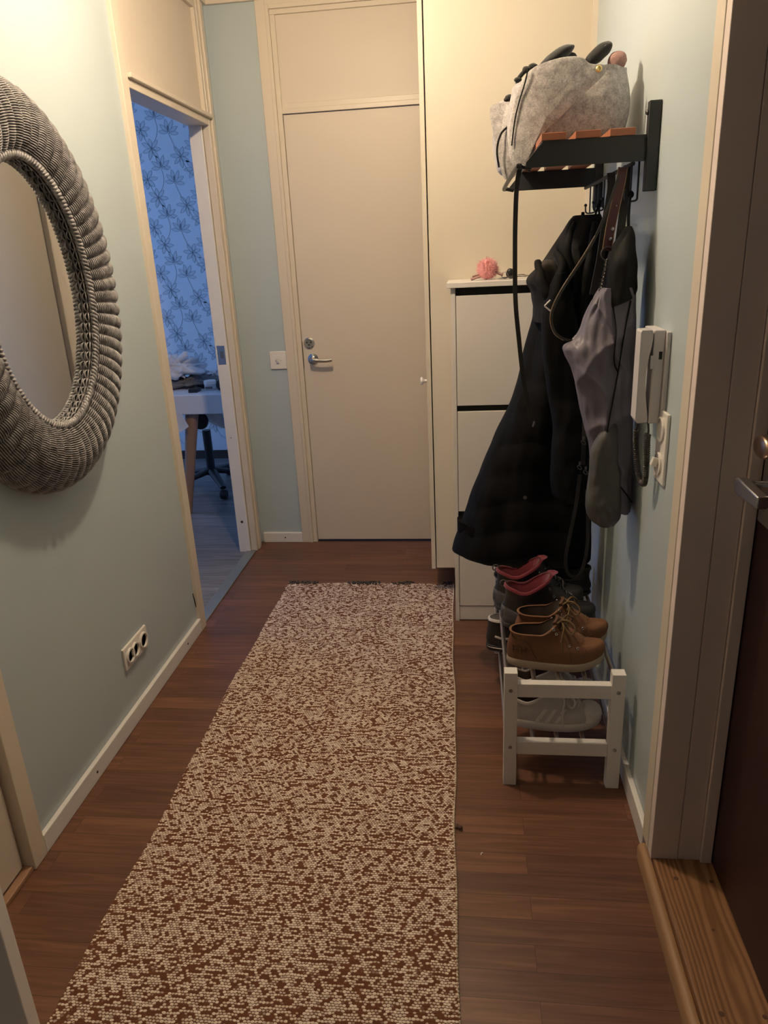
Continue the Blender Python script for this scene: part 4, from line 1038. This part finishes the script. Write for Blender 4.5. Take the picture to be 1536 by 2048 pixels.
# grey jacket
YJ = 1.95
jk = thing('grey_jacket', 'grey nylon jacket with black shoulders hanging by the intercom', 'jacket', (0.36, YJ, 0.70))
rows = [(575, 1207, 1277), (600, 1190, 1277), (640, 1172, 1277), (675, 1158, 1277), (695, 1132, 1277), (712, 1134, 1276), (740, 1146, 1276), (780, 1156, 1275), (820, 1165, 1274), (860, 1174, 1273), (900, 1182, 1272), (950, 1186, 1270), (990, 1195, 1268), (1015, 1215, 1266), (1026, 1240, 1263)]
def cl(rw, lim=0.434): return [(a_, b_, min(c_, lim), d_, e_) for a_, b_, c_, d_, e_ in rw]
rw = cl([zrow(l_, r_, py_, YJ-.045) for (py_, l_, r_) in rows])
jg = loftrows(rw, YJ, 0.055, n=150, wr=0.016, fr=(26, 26, 5), seed=12, power=2.4, sub=12)
for v_ in jg.v:   # sharp slanting creases
    c1 = v_.x*34 + v_.z*13 + 2*noise.noise(v_*7); c2 = v_.x*22 - v_.z*17 + 2*noise.noise(v_*6+Vector((5, 5, 5)))
    k_ = min(1, max(0, (0.425-v_.x)/0.03))
    v_.y -= k_*(0.014*(1-abs(math.sin(c1)))**2.5 + 0.012*(1-abs(math.sin(c2)))**3)
def surf(mb, px_, py_, Y, r_=0.012, out=0.001):
    p_ = at(px_, py_, Y)
    for it in range(3):
        c_ = [v_.y for v_ in mb.v if abs(v_.x-p_.x) < r_ and abs(v_.z-p_.z) < r_]
        if not c_: return p_
        p_ = at(px_, py_, min(c_)-out)
    return p_
jg.build('jacket_body', M_jgrey, jk, smooth=180)
rows = [(452, 1256, 1266), (465, 1248, 1270), (490, 1232, 1273), (520, 1222, 1276), (550, 1212, 1278), (575, 1206, 1278), (590, 1212, 1270)]
rw = cl([zrow(l_, r_, py_, YJ-.04, 0, min(1, .4+.2*i)) for i, (py_, l_, r_) in enumerate(rows)])
jb_ = loftrows(rw, YJ-0.005, 0.066, n=80, wr=0.008, fr=(20, 20, 8), seed=3, power=2.2, sub=7)
for v_ in jb_.v:
    if v_.z < at(1240, 545, YJ).z: v_.z -= 0.045*max(0, min(1, (0.43-v_.x)/0.12))-0.005
jb_.build('shoulder_yoke', M_jblack, jk, smooth=180)
rows = [(826, 1222, 1230), (842, 1214, 1236), (862, 1203, 1239), (900, 1186, 1239), (940, 1180, 1240), (980, 1175, 1243), (1015, 1173, 1246), (1040, 1180, 1244), (1056, 1198, 1230)]
rw = cl([zrow(l_, r_, py_, 1.875, 0, [.15, .35, .6, .9, 1, 1.1, 1.1, .9, .5][i]) for i, (py_, l_, r_) in enumerate(rows)])
loftrows(rw, 1.895, 0.030, n=64, wr=0.012, fr=(26, 26, 12), seed=21, power=2.1, sub=8).build('sleeve', M_jolive, jk, smooth=180)
# turned-out corner and seams
for pts in ([(1224, 600, 0), (1232, 660, 0), (1228, 720, 0), (1236, 745, 0)], [(1262, 600, 0), (1250, 660, 0), (1236, 745, 0), (1226, 800, 0), (1215, 860, 0), (1212, 900, 0)], [(1206, 935, -.02), (1225, 955, -.01), (1250, 985, -.005), (1264, 1005, 0)]):
    dn = catmull([Vector((a_, b_, 0)) for a_, b_, c_ in pts], 8)
    P = [surf(jg, d_.x, d_.y, YJ-0.06, 0.008, 0.0) for d_ in dn]
    P = [sum((P[max(0, min(len(P)-1, i+o))] for o in (-1, 0, 1)), Vector())/3 for i in range(len(P))]
    MB().tube(P, 0.0018, 6).build('seam', M_jblack, jk, smooth=60)
MB().tube(catmull([at(1257, 462, 1.955), at(1257, 430, 1.965), at(1260, 395, 1.98), at(1264, 390, 1.985)], 5), 0.0038, 8).build('hanging_loop', M_jblack, jk, smooth=60)
MB().blob(at(1261, 389, 1.985), (0.008, 0.008, 0.009), None, .1, 30, 14, 10).build('loop_knot', M_jblack, jk, smooth=60)

# straps and leashes
def strap(pts, w, t, Y, n=8):
    P = catmull([at(a_, b_, Y + c_) for a_, b_, c_ in pts], 8)
    R = []
    for i, p_ in enumerate(P):
        tg = (P[min(i+1, len(P)-1)] - P[max(i-1, 0)]).normalized(); a = tg.cross(Vector((0, 1, 0))).normalized(); b_ = Vector((0, 1, 0))
        R.append([p_+a*w/2+b_*t/2, p_-a*w/2+b_*t/2, p_-a*w/2-b_*t/2, p_+a*w/2-b_*t/2])
    return MB().rings(R)
tag(strap([(1062, 340, 0), (1048, 333, 0), (1040, 338, 0), (1034, 370, 0), (1031, 430, 0), (1030, 500, 0), (1031, 600, 0), (1038, 680, 0), (1047, 760, 0), (1060, 820, .0), (1068, 850, .0)], 0.0115, 0.004, 1.99).build('hanging_belt', M_leath, smooth=40, bevel=0.001), 'long narrow black belt hanging from the front of the hat shelf', 'belt')
MB().obox(at(1067, 848, 1.987), (0.004, 0.002, 0.016), roty(0.25)).build('belt_tip', M_steel, None)
bt_ = bpy.data.objects['belt_tip']; bl_ = bpy.data.objects['hanging_belt']
off_ = bt_.location - bl_.location; bt_.parent = bl_; bt_.location = off_

ls = thing('leather_leash', 'maroon leather dog leash with chain and long loop over the coats', 'leash', at(1235, 345, 1.99))
band = strap([(1246, 335, .0), (1240, 370, -.005), (1231, 410, -.01), (1222, 450, -.01), (1214, 502, -.01)], 0.0225, 0.004, 1.965).build('leather_band', M_maroonl, ls, smooth=40)
for s_ in (-1, 1):
    P = catmull([at(a_ + s_*9.2, b_, 1.965+c_-.0022) for a_, b_, c_ in ((1246, 335, .0), (1240, 370, -.005), (1231, 410, -.01), (1222, 450, -.01), (1214, 502, -.01))], 6)
    MB().tube(P, 0.0011, 5).build('edge_stitching', M_tanedge, band, smooth=60)
for (qx, qy, rr) in ((1225, 458, .0046), (1221, 478, .0046), (1233, 412, .0018)):
    c_ = at(qx, qy, 1.952); MB().lathe([(rr, 0), (rr*.9, 0.002), (rr*.3, 0.003)], c_, '-y', 16).build('rivet', M_steel, band, smooth=50)
c_ = at(1215, 507, 1.950); MB().torus(c_, 0.0155, 0.0016, (0.1, 1, 0)).build('ring', M_dmetal, ls, smooth=60)
ch = MB(); P = catmull([at(a_, b_, 1.93) for a_, b_ in ((1213, 520), (1209, 545), (1203, 570), (1199, 590))], 7)
for i, p_ in enumerate(P[:-1]):
    t = (P[i+1]-p_).normalized(); nrm2 = Vector((0, 1, 0)) if i % 2 else t.cross(Vector((0, 1, 0)))
    b2_ = nrm2.cross(t).normalized(); L = (P[i+1]-p_).length*0.85
    ch.tube([p_ + t*L*math.cos(2*PI*k/10) + b2_*0.0038*math.sin(2*PI*k/10) for k in range(10)], 0.0012, 5, closed=True)
ch.build('chain', M_dmetal, ls, smooth=60)
MB().torus(at(1198, 597, 1.93), 0.006, 0.0012, (0.4, 1, 0), sx=.6).build('clip', M_steel, ls, smooth=60)
lp = strap([(1238, 352, .01), (1214, 420, .0), (1188, 480, .0), (1158, 530, .0), (1128, 575, .0), (1108, 615, .0), (1103, 640, .0), (1110, 664, .0), (1128, 678, .0), (1150, 682, .01)], 0.0062, 0.003, 1.945)
lp.build('loop_strap', simple('olive_black_leather', (0.030, 0.026, 0.022), 0.45), ls, smooth=40)
MB().tube(catmull([at(a_, b_, 1.9435) for a_, b_ in ((1190, 471), (1160, 520.5), (1125, 573.5), (1105, 612), (1100, 640), (1108, 667), (1127, 681))], 6), 0.0009, 5).build('edge_stitching', M_tanedge, ls, smooth=60)
sb = strap([(1222, 345, .02), (1222, 380, .02), (1212, 440, .02), (1200, 520, .02), (1186, 590, .02)], 0.020, 0.004, 2.04)
tag(sb.build('bag_strap', M_leath, smooth=40, bevel=.001), 'wide black strap hanging directly behind the maroon leash', 'strap')
sb = strap([(1256, 330, .02), (1252, 380, .02), (1244, 440, .02), (1236, 500, .02), (1226, 560, .02)], 0.020, 0.004, 2.02)
tag(sb.build('bag_strap', M_leath, smooth=40, bevel=.001), 'wide black strap hanging just right of the maroon leash', 'strap')
# lower black leash with snap hooks
l2 = thing('black_leash', 'black dog leash with metal snap hooks looping down to the rear rack leg', 'leash', at(1160, 940, 2.12))
strap([(1170, 820, .03), (1168, 880, .0), (1166, 930, .0)], 0.012, 0.003, 2.10).build('upper_strap', M_leath, l2, smooth=40)
strap([(1160, 950, 0), (1152, 1010, .0), (1140, 1070, .0), (1132, 1110, .0), (1133, 1140, .0), (1144, 1153, .0), (1160, 1148, .0), (1172, 1110, .0), (1176, 1060, .0), (1174, 980, .0)], 0.010, 0.003, 2.10).build('hand_loop', M_leath, l2, smooth=40)
for (qx, qy) in ((1159, 935), (1171, 945), (1167, 885)):
    h_ = MB(); c_ = at(qx, qy, 2.095); h_.torus(c_, 0.007, 0.0014, (0.2, 1, 0), sx=.6); h_.tube([c_ + Vector((0, 0, .008)), c_+Vector((0, 0, .018))], 0.003, 8)
    h_.build('snap_hook', M_dmetal, l2, smooth=60)

# ------------------------------------------------------------------ shoe rack
RY0_, RY1_ = 1.742, 2.500
rk = thing('shoe_rack', 'low white wooden shoe rack with metal rods against the right wall', 'shoe rack', (0.25, 2.12, 0))
for y0 in (RY0_, RY1_-0.032):
    for x0 in (0.088, 0.374):
        lg = MB().box(x0, x0+0.036, y0, y0+0.032, 0, 0.370).build('leg', M_white, rk, bevel=0.0015)
        if y0 == RY0_:
            for zz in (0.315, 0.130): MB().lathe([(0.0055, 0), (0.0055, 0.0012), (0.003, 0.0005)], (x0+0.018, y0, zz), '-y', 16).build('bolt', M_steel, lg, smooth=40)
    for z0, z1 in ((0.292, 0.334), (0.104, 0.146)):
        MB().box(0.124, 0.374, y0+0.004, y0+0.028, z0, z1).build('end_rail', M_white, rk, bevel=0.0015)
for zz, xs_ in ((0.322, (0.098, 0.172, 0.240, 0.312, 0.392)), (0.132, (0.098, 0.172, 0.240, 0.312, 0.392))):
    for x_ in xs_:
        MB().tube([(x_, RY0_+0.028, zz), (x_, RY1_-0.028, zz)], 0.0065, 12).build('rod', M_rod, rk, smooth=60)
RTOP, RLOW = 0.3286, 0.1386

# ------------------------------------------------------------------ shoes
def shoe_surface(prof, W_, n=64, tilt=None, shape=None, sub=4, spring=0.0, L=0.28):
    """prof: (z, heel x, front x, width factor) horizontal slices"""
    PR = catmull([Vector((p_[0], p_[1], p_[2])) for p_ in prof], sub)
    WF = catmull([Vector((p_[3], 0, 0)) for p_ in prof], sub)
    R = []
    for (q_, wf_) in zip(PR, WF):
        z, xh, xf = q_; w = wf_.x*W_/2; ring = []
        for k in range(n):
            a = 2*PI*k/n; c_, s_ = -math.cos(a), math.sin(a)
            t = (c_+1)/2
            x = xh + (xf-xh)*t
            gx = x/L
            sh_ = 0.80 + 0.20*min(1, max(0, (gx-0.25)/0.4))*(1 if gx < .8 else 1)
            y = w*sh_*math.copysign(abs(s_)**0.82, s_)
            zz = z + (tilt(x, z) if tilt else 0) + spring*max(0, gx-0.70)**2*10
            ring.append(Vector((x, y, zz)))
        R.append(ring)
    return R
def make_shoe(name, label, group, prof, L, W_, mats, sole=(0.0, 0.024), collar_thick=0.006, tilt=None, lining_drop=0.06, spring=0.05, rim=None, cat='shoe'):
    up, so_m, li = mats
    t_ = thing(name, label, cat, (0, 0, 0), group)
    R = shoe_surface(prof, W_, tilt=tilt, spring=spring, L=L)
    # thickness roll at the collar
    top = R[-1]; cc = sum(top, Vector())/len(top)
    def inset(ring, d, dz):
        out = []
        for p_ in ring:
            v = Vector((cc.x-p_.x, cc.y-p_.y, 0)); l = v.length; v = v/l if l else v
            out.append(p_ + v*min(d, l*.9) + Vector((0, 0, dz)))
        return out
    m_ = MB(); m_.rings(R + [inset(top, collar_thick*.3, 0.002), inset(top, collar_thick, 0.001)], True, False)
    m_.build('upper', up, t_, smooth=180)
    a0 = inset(top, collar_thick*.75, 0.0026 if rim else 0.0008)
    if rim:
        rr_ = MB(); rr_.rings([inset(top, -0.0008, -0.006), inset(top, 0.0, 0.001), inset(top, collar_thick*.5, 0.0035), inset(top, collar_thick*1.1, -0.001)], False, False)
        rr_.build('collar', rim, t_, smooth=180)
    li_ = MB(); n_ = 5
    RR = [a0] + [inset(top, collar_thick+0.0042*k, -lining_drop*k/n_) for k in range(1, n_+1)]
    li_.rings(RR, False, True); li_.build('lining', li, t_, smooth=180)
    # sole
    zt = sole[1]; S_ = []
    for (z, ex, wf_) in ((0.0, -0.004, 0.94), (0.003, 0.001, 1.0), (zt*.5, 0.005, 1.04), (zt*.92, 0.004, 1.035), (zt, 0.001, 1.01)):
        ring = shoe_surface([(z, prof[0][1]-ex, prof[0][2]+ex, wf_), (z+1e-5, prof[0][1]-ex, prof[0][2]+ex, wf_)], W_, sub=1, spring=spring, L=L)[0]
        S_.append(ring)
    MB().rings(S_).build('sole', so_m, t_, smooth=50)
    return t_, R
def place(t_, x, y, z, rz=0, ry=0):
    t_.location = (x, y, z); t_.rotation_euler = (0, ry, rz)
def side_pt(R, L, x, z, sgn=-1, out=0.001):
    """surface point on the side of the upper at given x,z"""
    best = None
    for ring in R:
        for p_ in ring:
            if p_.y*sgn <= 0: continue
            d = (p_.x-x)**2 + (p_.z-z)**2
            if best is None or d < best[0]: best = (d, p_)
    return best[1] + Vector((0, sgn*out, 0))

def laces(t_, R, prof_pts, hw, mat, eyemat, n_eye=5, loops=True, r_=0.0028):
    """prof_pts: front line points (x,z) from low to high"""
    pts = catmull([Vector((p_[0], 0, p_[1])) for p_ in prof_pts], 10)
    lc = MB()
    idx = [int(i*(len(pts)-1)/(n_eye-1)) for i in range(n_eye)]
    def P_(i, s_, k=1.0):
        p_ = pts[idx[i]]; return Vector((p_.x-0.008, s_*hw*k, p_.z-0.002))
    for i in range(n_eye-1):
        for s_ in (-1, 1):
            a = P_(i, s_); b_ = P_(i+1, -s_); mid = (a+b_)/2 + Vector((0.010, 0, 0.008))
            lc.tube(catmull([a, a.lerp(mid, .6)+Vector((.003, 0, .003)), mid, b_.lerp(mid, .6)+Vector((.003, 0, .003)), b_], 4), r_, 6)
    lc.tube(catmull([P_(0, -1), (P_(0, -1)+P_(0, 1))/2+Vector((.008, 0, .006)), P_(0, 1)], 5), r_, 6)
    if loops:
        c_ = pts[-1] + Vector((0.004, 0, -0.006))
        for s_ in (-1, 1):
            lc.tube(catmull([c_, c_+Vector((.018, s_*.016, .010)), c_+Vector((.036, s_*.030, -.006)), c_+Vector((.026, s_*.036, -.022)), c_+Vector((.006, s_*.014, -.008)), c_], 6), r_, 6)
            lc.tube(catmull([c_, c_+Vector((.006, s_*.030, -.004)), c_+Vector((.000, s_*.046, -.035)), c_+Vector((.004, s_*.049, -.075))], 6), r_, 6)
        lc.blob(c_+Vector((.006, 0, .002)), (.006, .007, .006), None, .1, 50, 12, 8)
    lc.build('laces', mat, t_, smooth=180)
    if eyemat:
        for i in range(n_eye):
            for s_ in (-1, 1):
                p_ = pts[idx[i]]; c_ = side_pt(R, 1, p_.x-0.022, p_.z-0.010, s_, 0.0015)
                nr = Vector((0.45, s_, 0.25))
                ey = MB().torus(c_, 0.0034, 0.0012, nr, 16, 6); ey.build('eyelet', eyemat, t_, smooth=60)

# --- tan boots
bootprof = [(0.020, 0.004, 0.266, 1.0), (0.034, 0.000, 0.272, 1.0), (0.048, 0.000, 0.270, .98), (0.060, 0.001, 0.261, .95), (0.068, 0.002, 0.246, .91), (0.075, 0.004, 0.224, .87), (0.083, 0.006, 0.196, .83), (0.092, 0.008, 0.174, .80), (0.102, 0.010, 0.156, .84), (0.111, 0.010, 0.146, .93), (0.118, 0.006, 0.142, 1.0)]
def boot_tilt(x, z): 
    k = max(0, (z-0.075)/0.043); return k*(-0.010 + 0.030*max(0, (x-0.095)/0.045)**1.4)
def tan_boot(label):
    t_, R = make_shoe('leather_boot', label, 'tan boots on the rack', bootprof, 0.272, 0.098, (M_boot, M_bsole, M_dlin), (0, 0.026), 0.007, boot_tilt, 0.075, 0.028, cat='boot')
    front = [(0.214, 0.080), (0.190, 0.090), (0.172, 0.104), (0.156, 0.122), (0.144, 0.142)]
    laces(t_, R, front, 0.022, M_lace, M_chrome, 5)
    # tongue
    tg = MB(); rows_ = []
    for i, (x, z) in enumerate(((0.196, 0.080), (0.172, 0.098), (0.154, 0.118), (0.144, 0.140), (0.138, 0.154))):
        rows_.append([Vector((x+0.004-0.010*abs(s_)**2, s_*0.022, z - 0.010*abs(s_)**2)) for s_ in (-1, -.6, -.2, .2, .6, 1)] + [Vector((x-0.004-0.010*abs(s_)**2, s_*0.022, z-0.010*abs(s_)**2-0.002)) for s_ in (1, .6, .2, -.2, -.6, -1)])
    tg.rings(rows_).build('tongue', M_bootd, t_, smooth=60)
    # stitched seams on the side
    for s_ in (-1, 1):
        seam = MB()
        for line in (((0.012, .108), (0.024, .090), (0.055, .078), (0.075, .055), (0.085, .030)), ((0.138, .130), (0.152, .100), (0.165, .075), (0.178, .052), (0.175, .032)), ((0.178, .046), (0.205, .046), (0.216, .052), (0.214, .068))):
            P = catmull([side_pt(R, 1, x, z, s_, 0.0004) for x, z in line], 5); seam.tube(P, 0.0012, 5)
        seam.build('seam', M_bootd, t_, smooth=60)
    # HH letters pressed into the heel
    tx = MB()
    for ox in (0.024, 0.046):
        for dx in (-.0065, .0065):
            a = side_pt(R, 1, ox+dx+0.001, 0.070, -1, 0.0012); b_ = side_pt(R, 1, ox+dx, 0.048, -1, 0.0012)
            y_ = min(a.y, b_.y)
            tx.obox((ox+dx, (a.y+b_.y)/2, 0.060-0.15*(ox-.02)), (0.0034, 0.0030, 0.021))
        a = side_pt(R, 1, ox, 0.060, -1, 0.0012); tx.obox((ox, a.y, 0.060-0.15*(ox-.02)), (0.012, 0.003, 0.0034))
    tx.build('heel_lettering', M_bootd, t_)
    return t_, R
t1, Rb = tan_boot('nearest tan nubuck lace-up boot at the front of the rack top')
place(t1, 0.100, 1.862, RTOP+0.004, -0.03)
t2, _ = tan_boot('second tan nubuck boot, just behind the nearest one')
place(t2, 0.128, 1.972, RTOP+0.004, 0.0)

# --- black boots with red lining
redprof = [(0.018, 0.002, 0.282, 1.0), (0.036, -0.004, 0.286, 1.0), (0.052, -0.004, 0.282, .97), (0.064, -0.002, 0.268, .94), (0.074, 0.000, 0.244, .90), (0.086, 0.004, 0.214, .86), (0.100, 0.007, 0.186, .84), (0.114, 0.008, 0.166, .86), (0.126, 0.006, 0.156, .92), (0.134, 0.004, 0.152, .97)]
def red_tilt(x, z):
    k = max(0, (z-0.08)/0.054); return k*(0.034*max(0, (x-0.07)/0.07)**1.4 + 0.010*max(0, (0.05-x)/0.05) - 0.006*math.exp(-((x-.06)/.03)**2))
def red_boot(label):
    t_, R = make_shoe('winter_boot', label, 'black winter boots with red lining', redprof, 0.286, 0.108, (M_sblack, M_sgrey, M_red), (0, 0.022), 0.009, red_tilt, 0.08, 0.022, rim=M_red, cat='boot')
    # grey heel counter
    hc = MB(); rows_ = []
    for z in (0.020, 0.034, 0.048, 0.062, 0.074):
        ring = []
        lim = 0.085*(1-((z-0.020)/0.054)**1.3)+0.010
        for s_ in (-1, -.8, -.6, -.4, -.2, 0, .2, .4, .6, .8, 1):
            x = lim*abs(s_)**1.6
            p_ = side_pt(R, 1, max(x, 0.0), z, 1 if s_ > 0 else -1, 0)
            if abs(s_) < .15: p_ = Vector((min(pp_.x for pp_ in min(R, key=lambda rg_: abs(rg_[0].z-z)))-0.002, 0, z))
            else: p_ = p_ + Vector((-0.0012, 0.002*(1 if s_ > 0 else -1), 0))
            ring.append(Vector((p_.x, p_.y, z)))
        rows_.append(ring)
    P = [p_ for r_ in rows_ for p_ in r_]
    hc.add(P, [(j*11+i, j*11+i+1, (j+1)*11+i+1, (j+1)*11+i) for j in range(4) for i in range(10)])
    o_ = hc.build('heel_counter', M_sgrey, t_, smooth=180); md = o_.modifiers.new('thickness', 'SOLIDIFY'); md.thickness = 0.002; md.offset = 0
    # red tongue
    tg = MB(); rows_ = []
    for i, (x, z) in enumerate(((0.162, 0.120), (0.154, 0.145), (0.150, 0.165), (0.158, 0.178), (0.168, 0.182))):
        w = (0.026, 0.027, 0.026, 0.024, 0.016)[i]
        rows_.append([Vector((x-0.010*abs(s_)**2, s_*w, z)) for s_ in (-1, -.6, -.2, .2, .6, 1)] + [Vector((x-0.008-0.010*abs(s_)**2, s_*w, z)) for s_ in (1, .6, .2, -.2, -.6, -1)])
    tg.rings(rows_).build('tongue', M_red, t_, smooth=60)
    front = [(0.225, 0.086), (0.200, 0.104), (0.178, 0.126), (0.165, 0.150)]
    laces(t_, R, front, 0.022, M_black, M_dmetal, 4, loops=False)
    MB().torus((0.002, 0, 0.146), 0.010, 0.0022, (0, 1, 0)).build('pull_loop', M_sgrey, t_, smooth=60)
    return t_
place(red_boot('black winter boot with red lining directly behind the tan boots'), 0.098, 2.088, RTOP+0.002, 0.02)
place(red_boot('farther black winter boot with red lining, its collar up against the coat'), 0.078, 2.205, RTOP+0.002, 0.03)

# --- black ankle boots, toes to the left
bkprof0 = [(0.018, 0.0, 0.270, 1.0), (0.036, -0.004, 0.272, 1.0), (0.054, -0.004, 0.262, .96), (0.066, -0.002, 0.240, .90), (0.078, 0.000, 0.205, .85), (0.096, 0.002, 0.165, .80), (0.116, 0.002, 0.142, .80), (0.140, 0.0, 0.134, .84), (0.156, -0.002, 0.134, .88)]
bkprof = [(z*0.60 + 0.008, a_, b_, c_) for z, a_, b_, c_ in bkprof0]
for k, (yy, lab) in enumerate(((2.315, 'black ankle boot with buckle, toe left, under the coat hem'), (2.420, 'rearmost black ankle boot on the rack top beside the white rear legs'))):
    t_, R = make_shoe('ankle_boot', lab, 'black ankle boots', bkprof, 0.272, 0.10, (M_sblack, M_black, M_dlin), (0, 0.016), 0.008, None, 0.05, 0.015, rim=M_glove, cat='boot')
    MB().tube(catmull([side_pt(R, 1, x, z*.65, s_, 0.003) for x, z, s_ in ((0.03, 0.100, -1), (0.08, 0.098, -1), (0.13, 0.096, -1))] + [Vector((0.160, 0, 0.068))] + [side_pt(R, 1, x, z*.65, s_, 0.003) for x, z, s_ in ((0.13, 0.096, 1), (0.08, 0.098, 1), (0.03, 0.100, 1))], 5), 0.007, 8, flat=(1, .35)).build('ankle_strap', M_leath, t_, smooth=60)
    bc = side_pt(R, 1, 0.09, 0.064, 1, 0.006); MB().torus(bc, 0.008, 0.0014, (0, 1, 0), 4, 6).build('buckle', M_steel, t_)
    place(t_, 0.400, yy, RTOP+0.002, PI); t_.scale = (1.16, 1, 1)

# --- white sneakers with three stripes
snprof = [(0.024, 0.004, 0.272, 1.0), (0.036, 0.001, 0.274, .99), (0.048, 0.001, 0.266, .96), (0.056, 0.002, 0.248, .92), (0.063, 0.003, 0.226, .87), (0.072, 0.004, 0.200, .81), (0.082, 0.005, 0.172, .76), (0.090, 0.006, 0.148, .74), (0.094, 0.006, 0.140, .74)]
def sn_tilt(x, z): k = max(0, (z-0.062)/0.032); return k*(0.016*max(0, (x-0.06)/0.08)**1.2 + 0.010*max(0, (0.035-x)/0.035) - 0.012*math.exp(-((x-.065)/.028)**2))
def sneaker(label):
    t_, R = make_shoe('white_sneaker', label, 'white sneakers on the lower tier', snprof, 0.274, 0.098, (M_snk, M_snks, M_dlin), (0, 0.028), 0.005, sn_tilt, 0.05, 0.014, rim=M_snks, cat='sneaker')
    for s_ in (-1, 1):
        for x0 in (0.098, 0.124, 0.150):
            sp_ = MB(); rows_ = []
            for i in range(7):
                f = i/6; z = 0.030+0.040*f; x = x0+0.024*f-.006
                a = side_pt(R, 1, x-0.0055, z, s_, 0.0012); b_ = side_pt(R, 1, x+0.0055, z, s_, 0.0012)
                yb = (a.y+b_.y)/2
                rows_.append([Vector((x-.0055, yb, z)), Vector((x+.0055, yb, z)), Vector((x+.0055, yb-s_*.002, z)), Vector((x-.0055, yb-s_*.002, z))])
            sp_.rings(rows_).build('stripe', M_snks, t_)
    # toe cap
    tc_ = shoe_surface([(0.026, 0.212, 0.2745, 0.90), (0.038, 0.214, 0.2765, .88), (0.050, 0.216, 0.268, .80), (0.058, 0.218, 0.250, .60), (0.0615, 0.220, 0.236, .3)], 0.098, sub=4, spring=0.014, L=0.274)
    MB().rings(tc_).build('toe_cap', M_snks, t_, smooth=180)
    laces(t_, R, [(0.214, 0.070), (0.195, 0.078), (0.175, 0.090), (0.158, 0.104)], 0.020, M_snks, None, 5, loops=True, r_=0.003)
    return t_
place(sneaker('front white three-striped sneaker on the lower rack tier'), 0.094, 1.850, RLOW+0.002, -0.02)
place(sneaker('white three-striped sneaker behind the front one on the lower tier'), 0.100, 1.965, RLOW+0.002, 0.0)

# --- black skate shoe on the lower tier
vnprof = [(0.024, 0.004, 0.272, 1.0), (0.036, 0.001, 0.274, .99), (0.050, 0.001, 0.266, .96), (0.058, 0.002, 0.246, .92), (0.068, 0.003, 0.215, .86), (0.082, 0.005, 0.180, .80), (0.096, 0.007, 0.155, .78), (0.112, 0.008, 0.142, .80), (0.120, 0.008, 0.138, .82)]
def skate(label):
    t_, R = make_shoe('skate_shoe', label, 'black skate shoes on the lower tier', vnprof, 0.274, 0.10, (M_sblack, M_black, M_plush), (0, 0.024), 0.009, None, 0.07, 0.012, rim=M_plush, cat='sneaker')
    for s_ in (-1, 1):
        st_ = MB(); P = catmull([side_pt(R, 1, x, z, s_, 0.0012) for x, z in ((0.030, .060), (0.060, .055), (0.095, .058), (0.125, .068), (0.150, .064))], 5)
        st_.tube(P, 0.0045, 8, flat=(1, .3)).build('side_stripe', M_snks, t_, smooth=60)
    fx_ = shoe_surface([(0.016, 0.001, 0.2755, 1.045), (0.0185, 0.001, 0.2755, 1.045)], 0.10, sub=1, spring=0.012, L=0.274)
    MB().tube(fx_[0], 0.0016, 5, closed=True).build('foxing_line', M_snks, t_, smooth=180)
    laces(t_, R, [(0.205, 0.075), (0.185, 0.084), (0.170, 0.096), (0.158, 0.110)], 0.020, M_black, None, 4, loops=False)
    return t_
place(skate('black skate shoe with white side stripe jutting from the lower tier'), 0.050, 2.270, RLOW+0.002, 0.02)
place(skate('black skate shoe hidden behind its mate on the lower tier'), 0.085, 2.385, RLOW+0.002, 0.0)

# ------------------------------------------------------------------ ceiling lamp (above the frame)
lm = thing('ceiling_lamp', 'plain ceiling lamp above the hallway', 'lamp', (LAMP.x, LAMP.y, 2.47))
MB().lathe([(0.06, 2.53), (0.06, 2.505), (0.02, 2.498), (0.02, 2.47)], (LAMP.x, LAMP.y, 0), 'z', 32).build('lamp_base', M_plate, lm, smooth=40)
me_, nt_, b_ = newmat('glowing_bulb'); b_.inputs['Emission Color'].default_value = (*LAMP_COL, 1); b_.inputs['Emission Strength'].default_value = LAMP_POWER/(4*PI*PI*0.045**2); b_.inputs['Base Color'].default_value = (0, 0, 0, 1)
MB().blob((LAMP.x, LAMP.y, LAMP.z), (0.045, 0.045, 0.045), None, 0, 1, 32, 24).build('bulb', me_, lm, smooth=180)
MB().lathe([(0.014, 2.47), (0.014, 2.445)], (LAMP.x, LAMP.y, 0), 'z', 20).build('socket', M_plate, lm, smooth=40)
